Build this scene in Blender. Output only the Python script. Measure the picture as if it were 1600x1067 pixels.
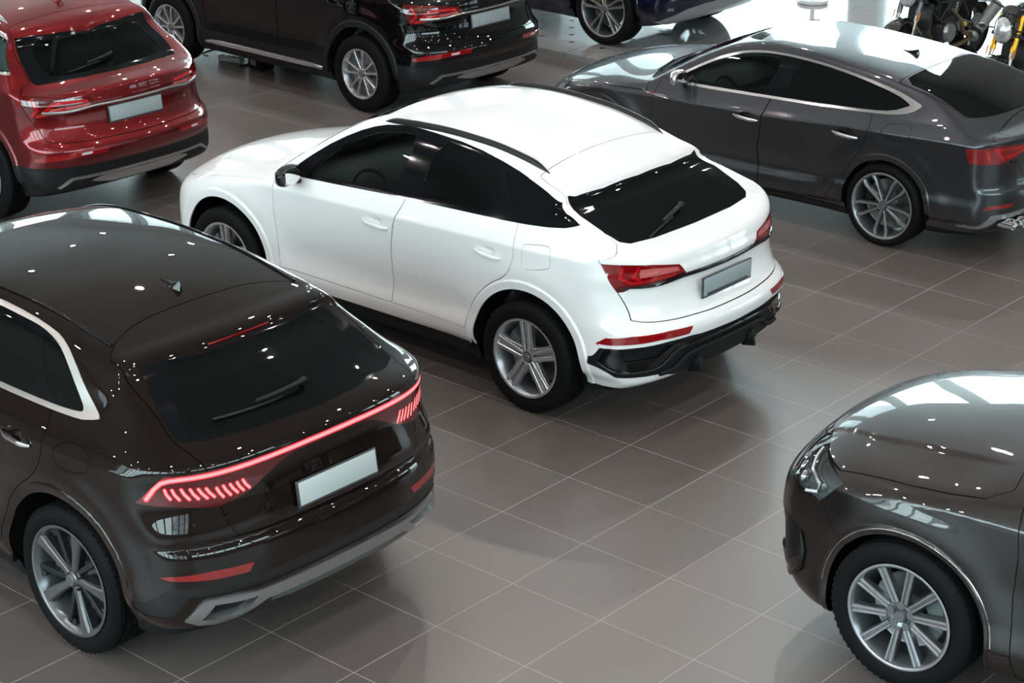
import bpy, bmesh, math, time
import numpy as np
from mathutils import Vector, Matrix
from math import pi, sin, cos, radians

T_START = time.time()
for o in list(bpy.data.objects):
    bpy.data.objects.remove(o, do_unlink=True)
SC = bpy.context.scene
COL = SC.collection

# ------------------------------------------------------------------ camera
cam_d = bpy.data.cameras.new('camera')
cam_d.sensor_width = 36.0
cam_d.lens = 3170.2 / 1600.0 * 36.0
cam_d.clip_start = 0.1
cam_d.clip_end = 300
CAM = bpy.data.objects.new('camera', cam_d)
COL.objects.link(CAM)
CAM_YAW, CAM_PITCH = 2.28503300, 0.386120148
CAM.location = (8.0829794, -9.6526029, 5.3017366)
CAM.rotation_euler = (pi / 2 - CAM_PITCH, 0, CAM_YAW - pi / 2)
SC.camera = CAM

# ------------------------------------------------------------------ colour management
SC.view_settings.view_transform = 'Standard'
SC.view_settings.look = 'None'
SC.view_settings.exposure = 0.10
SC.view_settings.gamma = 1.0
SC.view_settings.use_curve_mapping = False
SC.cycles.max_bounces = 8
SC.cycles.transparent_max_bounces = 12
SC.cycles.sample_clamp_indirect = 6.0
SC.cycles.caustics_reflective = False
SC.cycles.caustics_refractive = False
SC.cycles.use_denoising = True
try:
    SC.cycles.denoiser = 'OPENIMAGEDENOISE'
except Exception:
    pass

# ------------------------------------------------------------------ world: a bright overcast winter sky
world = bpy.data.worlds.new('sky')
SC.world = world
world.use_nodes = True
_nt = world.node_tree
_bg = _nt.nodes['Background']
_tc = _nt.nodes.new('ShaderNodeTexCoord')
_sep = _nt.nodes.new('ShaderNodeSeparateXYZ')
_nt.links.new(_tc.outputs['Generated'], _sep.inputs[0])
_rmp = _nt.nodes.new('ShaderNodeValToRGB')
_rmp.color_ramp.elements[0].position = 0.47
_rmp.color_ramp.elements[0].color = (0.30, 0.33, 0.34, 1)
_rmp.color_ramp.elements[1].position = 0.53
_rmp.color_ramp.elements[1].color = (0.79, 0.94, 1.0, 1)
_mr = _nt.nodes.new('ShaderNodeMapRange')
_mr.inputs['From Min'].default_value = -1
_nt.links.new(_sep.outputs['Z'], _mr.inputs['Value'])
_nt.links.new(_mr.outputs[0], _rmp.inputs[0])
_nt.links.new(_rmp.outputs[0], _bg.inputs['Color'])
SKY_STRENGTH = 10.0
_bg.inputs['Strength'].default_value = SKY_STRENGTH

# ================================================================== materials
_M = {}
def _set(b, k, v):
    if k in b.inputs:
        b.inputs[k].default_value = v
def mat(name, col, rough=0.5, metal=0.0, coat=0.0, coat_rough=0.03, spec=0.5, emit=None, estr=0.0, noise=None, bump=None, trans=0.0, ior=1.5):
    """A procedural Principled material; noise=(scale, amount) varies the colour a little, bump=(scale, strength)."""
    if name in _M:
        return _M[name]
    m = bpy.data.materials.new(name)
    m.use_nodes = True
    nt = m.node_tree
    b = nt.nodes['Principled BSDF']
    b.inputs['Base Color'].default_value = (*col, 1)
    b.inputs['Roughness'].default_value = rough
    b.inputs['Metallic'].default_value = metal
    _set(b, 'Coat Weight', coat); _set(b, 'Coat Roughness', coat_rough)
    _set(b, 'Specular IOR Level', spec); _set(b, 'IOR', ior)
    _set(b, 'Transmission Weight', trans)
    if emit is not None:
        _set(b, 'Emission Color', (*emit, 1)); _set(b, 'Emission Strength', estr)
    tc = nt.nodes.new('ShaderNodeTexCoord')
    if noise:
        n = nt.nodes.new('ShaderNodeTexNoise'); n.inputs['Scale'].default_value = noise[0]
        n.inputs['Detail'].default_value = 3
        nt.links.new(tc.outputs['Object'], n.inputs['Vector'])
        mx = nt.nodes.new('ShaderNodeMix'); mx.data_type = 'RGBA'
        mx.inputs[6].default_value = (*[c * (1 - noise[1]) for c in col], 1)
        mx.inputs[7].default_value = (*[min(1, c * (1 + noise[1])) for c in col], 1)
        nt.links.new(n.outputs[0], mx.inputs[0])
        nt.links.new(mx.outputs[2], b.inputs['Base Color'])
    if bump:
        n = nt.nodes.new('ShaderNodeTexNoise'); n.inputs['Scale'].default_value = bump[0]
        nt.links.new(tc.outputs['Object'], n.inputs['Vector'])
        bp = nt.nodes.new('ShaderNodeBump'); bp.inputs['Strength'].default_value = bump[1]
        bp.inputs['Distance'].default_value = 0.002
        nt.links.new(n.outputs[0], bp.inputs['Height'])
        nt.links.new(bp.outputs[0], b.inputs['Normal'])
    _M[name] = m
    return m

def mat_paint(name, col, metal=0.0, rough=0.35, flake=0.0, spec=0.5, ior=1.5):
    """Clear-coated car paint; flake gives the base coat its fine metallic sparkle."""
    if name in _M:
        return _M[name]
    m = mat(name, col, rough=rough, metal=metal, coat=1.0, coat_rough=0.015, spec=spec, ior=ior)
    if flake:
        nt = m.node_tree; b = nt.nodes['Principled BSDF']
        tc = nt.nodes.new('ShaderNodeTexCoord')
        n = nt.nodes.new('ShaderNodeTexVoronoi'); n.inputs['Scale'].default_value = 900
        nt.links.new(tc.outputs['Object'], n.inputs['Vector'])
        mx = nt.nodes.new('ShaderNodeMix'); mx.data_type = 'RGBA'
        mx.inputs[6].default_value = (*[c * (1 - flake) for c in col], 1)
        mx.inputs[7].default_value = (*[min(1, c * (1 + flake)) for c in col], 1)
        sp = nt.nodes.new('ShaderNodeSeparateColor')
        nt.links.new(n.outputs['Color'], sp.inputs[0])
        nt.links.new(sp.outputs[0], mx.inputs[0])
        nt.links.new(mx.outputs[2], b.inputs['Base Color'])
    return m

def mat_glass(name, tint, refl=1.0):
    """Thin tinted window glass: passes light tinted, reflects by Fresnel."""
    if name in _M:
        return _M[name]
    m = bpy.data.materials.new(name); m.use_nodes = True
    nt = m.node_tree
    for n in list(nt.nodes):
        if n.type == 'BSDF_PRINCIPLED': nt.nodes.remove(n)
    out = [n for n in nt.nodes if n.type == 'OUTPUT_MATERIAL'][0]
    tr = nt.nodes.new('ShaderNodeBsdfTransparent'); tr.inputs['Color'].default_value = (*tint, 1)
    gl = nt.nodes.new('ShaderNodeBsdfGlossy'); gl.inputs['Roughness'].default_value = 0.01
    fr = nt.nodes.new('ShaderNodeFresnel'); fr.inputs['IOR'].default_value = 1.52
    mu = nt.nodes.new('ShaderNodeMath'); mu.operation = 'MULTIPLY'; mu.inputs[1].default_value = refl
    nt.links.new(fr.outputs[0], mu.inputs[0])
    mx = nt.nodes.new('ShaderNodeMixShader')
    nt.links.new(mu.outputs[0], mx.inputs[0]); nt.links.new(tr.outputs[0], mx.inputs[1]); nt.links.new(gl.outputs[0], mx.inputs[2])
    nt.links.new(mx.outputs[0], out.inputs['Surface'])
    _M[name] = m
    return m

# ================================================================== object helpers
def empty(name, loc=(0, 0, 0), rz=0.0, label=None, cat=None, group=None):
    o = bpy.data.objects.new(name, None); COL.objects.link(o)
    o.location = loc; o.rotation_euler = (0, 0, rz); o.empty_display_size = 0.2
    tag(o, label, cat, group)
    return o
def tag(o, label=None, cat=None, group=None, kind=None):
    if label: o['label'] = label
    if cat: o['category'] = cat
    if group: o['group'] = group
    if kind: o['kind'] = kind
    return o
def link_mesh(name, me, m, parent=None):
    if m is not None:
        me.materials.append(m)
    o = bpy.data.objects.new(name, me); COL.objects.link(o)
    if parent is not None: o.parent = parent
    return o
def mesh_np(name, V, Fc, m, parent=None, N=None, smooth=True):
    """V n x 3, Fc list/array of faces, N optional vertex normals."""
    me = bpy.data.meshes.new(name)
    me.from_pydata([tuple(v) for v in np.asarray(V, float).tolist()], [], [tuple(f) for f in (Fc.tolist() if hasattr(Fc, 'tolist') else Fc)])
    if smooth:
        me.polygons.foreach_set('use_smooth', np.ones(len(me.polygons), bool))
    if N is not None:
        me.normals_split_custom_set_from_vertices([tuple(n) for n in np.asarray(N).tolist()])
    me.update()
    return link_mesh(name, me, m, parent)

class MB:
    """Collects shapes into one mesh."""
    def __init__(s): s.bm = bmesh.new()
    def _add(s, r, M):
        vs = r['verts'] if isinstance(r, dict) else r
        bmesh.ops.transform(s.bm, matrix=M, verts=vs)
        return s
    def box(s, c, sz, rot=None, bev=0.0, seg=2):
        r = bmesh.ops.create_cube(s.bm, size=1.0)
        vs = r['verts']
        bmesh.ops.scale(s.bm, vec=Vector(sz), verts=vs)
        if bev > 0:
            es = list({e for v in vs for e in v.link_edges})
            q = bmesh.ops.bevel(s.bm, geom=es, offset=bev, segments=seg, affect='EDGES', profile=0.5)
            vs = list({v for v in q['verts']} | {v for v in vs if v.is_valid})
            vs = [v for v in vs if v.is_valid]
        M = Matrix.Translation(Vector(c))
        if rot is not None: M = M @ rot
        bmesh.ops.transform(s.bm, matrix=M, verts=vs)
        return s
    def sph(s, c, r, sc=(1, 1, 1), rot=None, u=20, v=12):
        q = bmesh.ops.create_uvsphere(s.bm, u_segments=u, v_segments=v, radius=r)
        M = Matrix.Translation(Vector(c))
        if rot is not None: M = M @ rot
        M = M @ Matrix.Diagonal((*sc, 1))
        bmesh.ops.transform(s.bm, matrix=M, verts=q['verts'])
        return s
    def cyl(s, a, b, r, r2=None, seg=20, caps=True):
        a, b = Vector(a), Vector(b); d = b - a
        q = bmesh.ops.create_cone(s.bm, cap_ends=caps, segments=seg, radius1=r, radius2=r if r2 is None else r2, depth=d.length)
        M = Matrix.Translation((a + b) / 2) @ d.to_track_quat('Z', 'Y').to_matrix().to_4x4()
        bmesh.ops.transform(s.bm, matrix=M, verts=q['verts'])
        return s
    def tube(s, pts, r, seg=10, closed=False, flat=None):
        """Sweep a circle (or a flattened one, flat=(w,h)) along pts; r may be a list."""
        P = [Vector(p) for p in pts]; n = len(P)
        rr = r if hasattr(r, '__len__') else [r] * n
        rings = []
        up = Vector((0, 0, 1))
        for i in range(n):
            a = P[(i - 1) % n] if (closed or i > 0) else P[0]
            b = P[(i + 1) % n] if (closed or i < n - 1) else P[-1]
            t = (b - a).normalized()
            u = up if abs(t.dot(up)) < 0.95 else Vector((1, 0, 0))
            s1 = t.cross(u).normalized(); s2 = s1.cross(t).normalized()
            ring = []
            for k in range(seg):
                an = 2 * pi * k / seg
                w, h = (1, 1) if flat is None else flat
                ring.append(s.bm.verts.new(P[i] + s1 * cos(an) * rr[i] * w + s2 * sin(an) * rr[i] * h))
            rings.append(ring)
        m = n if closed else n - 1
        for i in range(m):
            A, B = rings[i], rings[(i + 1) % n]
            for k in range(seg):
                s.bm.faces.new((A[k], A[(k + 1) % seg], B[(k + 1) % seg], B[k]))
        if not closed:
            s.bm.faces.new(rings[0][::-1]); s.bm.faces.new(rings[-1])
        return s
    def lathe(s, prof, seg=48, axis='Y', c=(0, 0, 0), closed=False):
        """prof: (radius, axial) pairs."""
        n = len(prof); rings = []
        c = Vector(c)
        for k in range(seg):
            an = 2 * pi * k / seg; ring = []
            for (r, a) in prof:
                if axis == 'Y': p = Vector((r * cos(an), a, r * sin(an)))
                elif axis == 'Z': p = Vector((r * cos(an), r * sin(an), a))
                else: p = Vector((a, r * cos(an), r * sin(an)))
                ring.append(s.bm.verts.new(c + p))
            rings.append(ring)
        for k in range(seg):
            A, B = rings[k], rings[(k + 1) % seg]
            for i in range(n if closed else n - 1):
                j = (i + 1) % n
                s.bm.faces.new((A[i], A[j], B[j], B[i]))
        return s
    def prism(s, poly, h0, h1, fn):
        """Extrude 2-D polygon between heights; fn maps (u, v, h) to 3-D."""
        A = [s.bm.verts.new(fn(u, v, h0)) for u, v in poly]
        B = [s.bm.verts.new(fn(u, v, h1)) for u, v in poly]
        n = len(poly)
        s.bm.faces.new(A[::-1]); s.bm.faces.new(B)
        for i in range(n):
            s.bm.faces.new((A[i], A[(i + 1) % n], B[(i + 1) % n], B[i]))
        return s
    def quadstrip(s, rows):
        R = [[s.bm.verts.new(p) for p in row] for row in rows]
        for i in range(len(R) - 1):
            for j in range(len(R[0]) - 1):
                s.bm.faces.new((R[i][j], R[i][j + 1], R[i + 1][j + 1], R[i + 1][j]))
        return s
    def build(s, name, m, parent=None, ang=35.0, weld=True):
        bm = s.bm
        if weld: bmesh.ops.remove_doubles(bm, verts=bm.verts, dist=1e-5)
        bmesh.ops.recalc_face_normals(bm, faces=bm.faces)
        lim = radians(ang)
        for f in bm.faces: f.smooth = True
        for e in bm.edges:
            if len(e.link_faces) == 2 and e.calc_face_angle(0) > lim: e.smooth = False
        me = bpy.data.meshes.new(name); bm.to_mesh(me); bm.free()
        return link_mesh(name, me, m, parent)

def copy_tree(o, parent=None):
    c = o.copy(); COL.objects.link(c); c.parent = parent
    for ch in list(o.children): copy_tree(ch, c)
    return c

# ================================================================== smooth tables
class Tab:
    """Smooth 1-D curve through (x, y) pairs: monotone cubic, then a Gaussian of width sig."""
    def __init__(s, pts, sig=0.02, step=0.002, pad=0.5, lin=False):
        P = np.array(sorted(pts), float); x, y = P[:, 0], P[:, 1]
        s.x0 = x[0] - pad; n = int((x[-1] - x[0] + 2 * pad) / step) + 2
        g = s.x0 + np.arange(n) * step
        h = np.diff(x); d = np.diff(y) / h
        if lin or len(x) < 3:
            v = np.interp(g, x, y)
        else:
            m = np.zeros(len(x)); m[0], m[-1] = d[0], d[-1]
            w1 = 2 * h[1:] + h[:-1]; w2 = h[1:] + 2 * h[:-1]
            ok = d[1:] * d[:-1] > 0
            with np.errstate(divide='ignore', invalid='ignore'):
                mm = (w1 + w2) / (w1 / d[:-1] + w2 / d[1:])
            m[1:-1] = np.where(ok, mm, 0)
            i = np.clip(np.searchsorted(x, g) - 1, 0, len(h) - 1)
            t = (g - x[i]) / h[i]
            v = ((2*t**3 - 3*t**2 + 1) * y[i] + (t**3 - 2*t**2 + t) * h[i] * m[i] + (-2*t**3 + 3*t**2) * y[i+1] + (t**3 - t**2) * h[i] * m[i+1])
            v = np.where(g < x[0], y[0] + (g - x[0]) * d[0], v); v = np.where(g > x[-1], y[-1] + (g - x[-1]) * d[-1], v)
        if sig > 0:
            k = np.arange(-int(3 * sig / step) - 1, int(3 * sig / step) + 2) * step
            w = np.exp(-k**2 / (2 * sig**2)); w /= w.sum()
            v = np.convolve(np.pad(v, len(k) // 2, mode='reflect', reflect_type='odd'), w, 'valid')[:n]
        s.v, s.step, s.n = v, step, n
    def __call__(s, x):
        u = np.clip((x - s.x0) / s.step, 0, s.n - 1.001); i = u.astype(int); f = u - i
        return s.v[i] * (1 - f) + s.v[i + 1] * f
def smax(a, b, k): return 0.5 * (a + b + np.sqrt((a - b) ** 2 + k * k))
def smin(a, b, k): return 0.5 * (a + b - np.sqrt((a - b) ** 2 + k * k))
def sstep(t): 
    t = np.clip(t, 0, 1); return t * t * (3 - 2 * t)

def poly_sd(pts, q):
    """Signed distance (negative inside) of 2-D points q to the polygon pts."""
    P = np.asarray(pts, float); n = len(P)
    d = np.full(len(q), 1e9); ins = np.zeros(len(q), bool)
    for i in range(n):
        a, b = P[i], P[(i + 1) % n]; e = b - a; w = q - a
        t = np.clip((w @ e) / max(e @ e, 1e-12), 0, 1)
        dd = w - t[:, None] * e; d = np.minimum(d, (dd * dd).sum(1))
        c = ((a[1] > q[:, 1]) != (b[1] > q[:, 1]))
        with np.errstate(divide='ignore', invalid='ignore'):
            xx = a[0] + (q[:, 1] - a[1]) / (b[1] - a[1]) * (b[0] - a[0])
        ins ^= c & (q[:, 0] < xx)
    d = np.sqrt(d)
    return np.where(ins, -d, d)
def chaikin(pts, n=2, closed=True):
    P = np.asarray(pts, float)
    for _ in range(n):
        if closed:
            Q = np.roll(P, -1, 0); P = np.stack([.75 * P + .25 * Q, .25 * P + .75 * Q], 1).reshape(-1, 2)
        else:
            A, B = P[:-1], P[1:]; R = np.stack([.75 * A + .25 * B, .25 * A + .75 * B], 1).reshape(-1, P.shape[1]); P = np.vstack([P[:1], R, P[-1:]])
    return P
AX = {'side': (0, 2), 'rear': (1, 2), 'top': (0, 1)}
def region(view, pts, rnd=0, lim=None):
    """A region on the body: polygon seen from one side (y mirrored), optional extra limit function."""
    P = chaikin(pts, rnd) if rnd else np.asarray(pts, float)
    a = AX[view]
    def f(V):
        q = V[:, a].copy()
        if view == 'rear': q[:, 0] = np.abs(q[:, 0])
        if view == 'top': q[:, 1] = np.abs(q[:, 1])
        s = poly_sd(P, q)
        if lim is not None: s = np.maximum(s, lim(V))
        return s
    return f
def line_fn(view, pts):
    """Signed side of an open polyline given as v = f(u)."""
    P = np.array(sorted(pts)); a = AX[view]
    return lambda V: V[:, a[1]] - np.interp(V[:, a[0]] if view != 'rear' else np.abs(V[:, 1]), P[:, 0], P[:, 1])

# ================================================================== implicit surface -> mesh
def surface_net(F, lo, hi, h):
    lo, hi = np.array(lo, float), np.array(hi, float)
    n = np.ceil((hi - lo) / h).astype(int) + 1
    ax = [lo[i] + h * np.arange(n[i]) for i in range(3)]
    val = np.empty(n, np.float32)
    # coarse pass finds the blocks the skin runs through; only those are sampled finely
    K = 5; nb = (n + K - 1) // K
    bc = [lo[i] + h * (np.arange(nb[i]) * K + (K - 1) / 2) for i in range(3)]
    X, Y, Z = np.meshgrid(*bc, indexing='ij')
    cv = F(np.stack([X.ravel(), Y.ravel(), Z.ravel()], 1)).reshape(X.shape)
    big = np.repeat(np.repeat(np.repeat(cv, K, 0), K, 1), K, 2)[:n[0], :n[1], :n[2]]
    val[:] = np.where(big < 0, -1, 1)
    near = np.abs(big) < .15
    I = np.argwhere(near)
    val[tuple(I.T)] = F(lo + I * h)
    neg = val < 0
    cn = n - 1
    acc = np.zeros((*cn, 3), np.float32); cnt = np.zeros(cn, np.float32)
    quads = []
    idx = -np.ones(cn, int)
    edges = []
    for d in range(3):
        s0 = [slice(None)] * 3; s1 = [slice(None)] * 3
        s0[d] = slice(0, -1); s1[d] = slice(1, None)
        a, b = neg[tuple(s0)], neg[tuple(s1)]
        ii = np.argwhere(a != b)
        va = val[tuple(s0)][tuple(ii.T)]; vb = val[tuple(s1)][tuple(ii.T)]
        t = va / (va - vb)
        P = ii.astype(np.float32).copy(); P[:, d] += t
        o1, o2 = [(1, 2), (2, 0), (0, 1)][d]
        cells = []
        for (p, q) in ((0, 0), (-1, 0), (-1, -1), (0, -1)):
            c = ii.copy(); c[:, o1] += p; c[:, o2] += q
            ok = ((c >= 0) & (c < cn)).all(1)
            np.add.at(acc, tuple(c[ok].T), P[ok]); np.add.at(cnt, tuple(c[ok].T), 1)
            cells.append(c)
        edges.append((cells, va < 0))
    act = cnt > 0
    idx[act] = np.arange(act.sum())
    V = acc[act] / cnt[act][:, None] * h + lo
    for cells, inside in edges:
        ok = np.ones(len(inside), bool)
        for c in cells: ok &= ((c >= 0) & (c < cn)).all(1)
        q = np.stack([idx[tuple(c[ok].T)] for c in cells], 1)
        q[~inside[ok]] = q[~inside[ok]][:, ::-1]
        quads.append(q)
    Q = np.vstack(quads)
    T = np.vstack([Q[:, [0, 1, 2]], Q[:, [0, 2, 3]]])
    return V.astype(float), T
def grad(F, P, h=0.0015):
    g = np.empty_like(P)
    for i in range(3):
        e = np.zeros(3); e[i] = h
        g[:, i] = (F(P + e) - F(P - e)) / (2 * h)
    return g
def project(F, P, it=4, maxd=0.02, xz=False):
    P = P.copy()
    for _ in range(it):
        g = grad(F, P); f = F(P)
        st = -(f / np.maximum((g * g).sum(1), 1e-6))[:, None] * g
        l = np.linalg.norm(st, axis=1, keepdims=True)
        P += st * np.minimum(1, maxd / np.maximum(l, 1e-9))
    return P
def cut(V, T, s):
    """Split the triangles of (V, T) along the zero line of the vertex scalar s; returns V, T, s."""
    s = np.where(np.abs(s) < 1e-7, 1e-7, s)
    neg = s < 0
    c = neg[T].sum(1)
    mix = (c == 1) | (c == 2)
    if not mix.any(): return V, T, s
    M = T[mix]; keep = T[~mix]
    # rotate so that vertex 0 is the odd one out
    odd = np.where(neg[M].sum(1)[:, None] == 1, neg[M], ~neg[M])
    k = odd.argmax(1); r = np.arange(len(M))
    A, B, Cc = M[r, k], M[r, (k + 1) % 3], M[r, (k + 2) % 3]
    E = np.vstack([np.stack([A, B], 1), np.stack([A, Cc], 1)]); Es = np.sort(E, 1)
    key = Es[:, 0].astype(np.int64) * (len(V) + 1) + Es[:, 1]
    u, fi, inv = np.unique(key, return_index=True, return_inverse=True)
    e = Es[fi]; t = s[e[:, 0]] / (s[e[:, 0]] - s[e[:, 1]])
    NV = V[e[:, 0]] * (1 - t)[:, None] + V[e[:, 1]] * t[:, None]
    inv = inv.reshape(-1) + len(V); ab, ac = inv[:len(M)], inv[len(M):]
    T2 = np.vstack([keep, np.stack([A, ab, ac], 1), np.stack([ab, B, Cc], 1), np.stack([ab, Cc, ac], 1)])
    return np.vstack([V, NV]), T2, np.concatenate([s, np.zeros(len(NV))])
def compact(V, T, *arr):
    u, inv = np.unique(T, return_inverse=True)
    return (V[u], inv.reshape(T.shape)) + tuple(a[u] for a in arr)
def boundary(T):
    E = np.vstack([T[:, [0, 1]], T[:, [1, 2]], T[:, [2, 0]]])
    k = np.sort(E, 1); n = k.max() + 1
    key = k[:, 0].astype(np.int64) * n + k[:, 1]
    u, i, c = np.unique(key, return_index=True, return_counts=True)
    return E[i[c == 1]]

# ================================================================== car bodies
class Body:
    """Closed car body as one smooth implicit surface. x runs forward from the rear axle, y to the car's left, z up.
    All curves are side, plan and end elevations of the car."""
    def __init__(s, p):
        s.p = p
        s.P = Tab(p['plan'], .05)            # half width over x at the shoulder
        s.zc = Tab(p['crease'], .06)         # height of the shoulder crease over x
        s.Vt = Tab(p['vert'], p.get('vsig', .008))
        s.Q = Tab(p['taper'], .12)           # extra tumblehome of the greenhouse over x
        s.T = Tab(p['top'], p.get('tsig', .015))
        s.crown = Tab(p['crown'], .12)
        s.topk = Tab(p['topk'], .08)         # plan curvature of top lines (windscreen, spoiler)
        s.R = Tab(p['tail'], p.get('rsig', .008))
        s.N = Tab(p['nose'], .01)
        s.B = Tab(p['bottom'], .04)
        s.ke = Tab(p['edge'], .08)           # roundness of the top edge over x
        s.tz = Tab(p['tailz'], .03) if 'tailz' in p else None
        s.rc, s.nc = p['tailc'], p['nosec']
        s.WB = p['wb']; s.zw = p['zw']
        s.Ra, s.Rf, s.fl = p['arch_r'], p['flare_r'], p['flare']
    def width(s, x, z):
        zc = s.zc(x); t = z - zc
        y = s.P(x) + s.Vt(t)
        tb = np.maximum(0, t - .10)
        y = y - s.Q(x) * tb
        for xw in (0.0, s.WB):
            r = np.hypot(x - xw, (z - s.zw) * s.p.get('arch_sq', 1.0))
            y = y + s.fl * sstep((s.Rf - r) / s.p.get('flare_w', .022)) + s.p.get('haunch', .0) * np.exp(-((r - s.Rf - .03) / .10) ** 2)
        for (dx, dz) in s.p.get('dents', ()):   # finger recesses behind the door handles
            y = y - .016 * np.exp(-(np.abs(x - dx) / .055) ** 3 - (np.abs(z - dz) / .030) ** 3)
        for (x0, x1, z0, z1, a, w) in s.p.get('scallop', ()):   # lower door scallops
            y = y + a * sstep((x - x0) / .3) * sstep((x1 - x) / .3) * np.exp(-((z - z0) / z1) ** 2)
        return y
    def __call__(s, V):
        x, y, z = V[:, 0], np.abs(V[:, 1]), V[:, 2]
        fs = (y - s.width(x, z)) * .97
        xt = x + s.topk(x) * y * y
        ft = (z - (s.T(xt) - s.crown(x) * y * y)) * .9
        zm = s.tz(z) if s.tz else 1.0
        xr = s.R(z) + (s.rc[0] * y ** 2 + s.rc[1] * y ** 6) * zm
        fr = (xr - x) * .93
        xn = s.N(z) - s.nc[0] * y ** 2 - s.nc[1] * y ** 6
        fn = (x - xn) * .93
        fb = s.B(x) - z
        f = smax(fs, ft, s.ke(x))
        f = smax(f, fr, s.p.get('kr', .05))
        f = smax(f, fn, s.p.get('kn', .05))
        f = smax(f, fb, .03)
        for ex in s.p.get('extra', ()): f = ex(s, V, f)
        return f
    # -- helpers to place things on the skin
    def _find(s, fn, lo, hi, inside_low=True):
        """Last point of [lo, hi] inside the body, counted from the low end (or from the high end)."""
        key = None
        for _ in range(4):
            t = np.linspace(lo, hi, 41); f = s(fn(t))
            ins = f < 0
            if inside_low:
                i = np.argmax(~ins) if (~ins).any() else 40
                i = max(i, 1); lo, hi = t[i - 1], t[i]
            else:
                i = np.argmax(ins) if ins.any() else 40
                i = max(i, 1); lo, hi = t[i - 1], t[i]
        return (lo + hi) / 2
    def y_at(s, x, z):
        return s._find(lambda t: np.stack([np.full_like(t, x), t, np.full_like(t, z)], 1), .2, 1.1)
    def z_at(s, x, y):
        return s._find(lambda t: np.stack([np.full_like(t, x), np.full_like(t, abs(y)), t], 1), .5, 1.8)
    def x_tail(s, y, z):
        return s._find(lambda t: np.stack([t, np.full_like(t, abs(y)), np.full_like(t, z)], 1), -1.4, .6, False)
    def x_nose(s, y, z):
        return s._find(lambda t: np.stack([t, np.full_like(t, abs(y)), np.full_like(t, z)], 1), s.WB, s.WB + 1.4)
    def normal(s, p):
        g = grad(s, np.array([p], float))[0]; return g / np.linalg.norm(g)

def refine(V, T, body, levels=2):
    for _ in range(levels):
        E = np.sort(np.vstack([T[:, [0, 1]], T[:, [1, 2]], T[:, [2, 0]]]), 1)
        key = E[:, 0].astype(np.int64) * (len(V) + 1) + E[:, 1]
        u, fi, inv = np.unique(key, return_index=True, return_inverse=True); inv = inv.reshape(-1)
        e = E[fi]; NV = (V[e[:, 0]] + V[e[:, 1]]) / 2; m = len(T)
        NV = project(body, NV, 2, .003)
        a, b, c = inv[:m] + len(V), inv[m:2 * m] + len(V), inv[2 * m:] + len(V)
        T = np.vstack([np.stack([T[:, 0], a, c], 1), np.stack([a, T[:, 1], b], 1), np.stack([c, b, T[:, 2]], 1), np.stack([a, b, c], 1)])
        V = np.vstack([V, NV])
    return V, T
def path_region(paths, r):
    """Everything within r of the 3-D polylines (mirrored in y)."""
    def f(V):
        W = V * [1, 1, 1]; W[:, 1] = np.abs(W[:, 1]); d = np.full(len(V), 1e9)
        for P in paths:
            P = np.asarray(P, float)
            for a, b in zip(P[:-1], P[1:]):
                e = b - a; w = W - a
                t = np.clip((w @ e) / max(e @ e, 1e-12), 0, 1)
                dd = w - t[:, None] * e; d = np.minimum(d, np.sqrt((dd * dd).sum(1)))
        return d - r
    return f
def door_fn(pts, S, dlo_f, zb=None):
    """Door outline: below the waist the panel, above it only as far as the window surround."""
    rf = region('side', pts, 0)
    P = np.asarray(pts)
    def f(V):
        d = dlo_f(V)
        above = V[:, 2] - (np.minimum(1.0, 0) + DLO_BASE[id(dlo_f)](V[:, 0]))
        return np.maximum(np.maximum(rf(V), S(V)), np.minimum(above, d - .0))
    return f
DLO_BASE = {}
def dlo_base(dlo_f, pts):
    P = np.array(sorted(pts)); DLO_BASE[id(dlo_f)] = lambda x: np.interp(x, P[:, 0], P[:, 1])
def gate_fn(ys, zs, lowline, upline, xf, bow, w=.6):
    """Tailgate outline: bottom edge z(y), side edge x(z) beside the lamps, |y|(z) above them, front seam across the roof."""
    L = np.array(lowline); U = np.array(upline)
    def f(V):
        y = np.abs(V[:, 1]); z = V[:, 2]
        a = np.interp(y, ys, zs) - z
        b = np.where(z < U[0, 0], (V[:, 0] - np.interp(z, L[:, 0], L[:, 1])) * 1.0, y - np.interp(z, U[:, 0], U[:, 1]))
        c = V[:, 0] - (xf - .03 + bow * (1 - (y / w) ** 2))
        b = np.where((z >= U[0, 0]) & (z < U[0, 0] + .13), np.maximum(b, V[:, 0] - np.interp(z, [U[0, 0], U[0, 0] + .08, U[0, 0] + .12], [L[-1, 1], L[-1, 1] + .10, 1.0])), b)
        return np.maximum(np.maximum(a, b), c)
    return f
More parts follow.
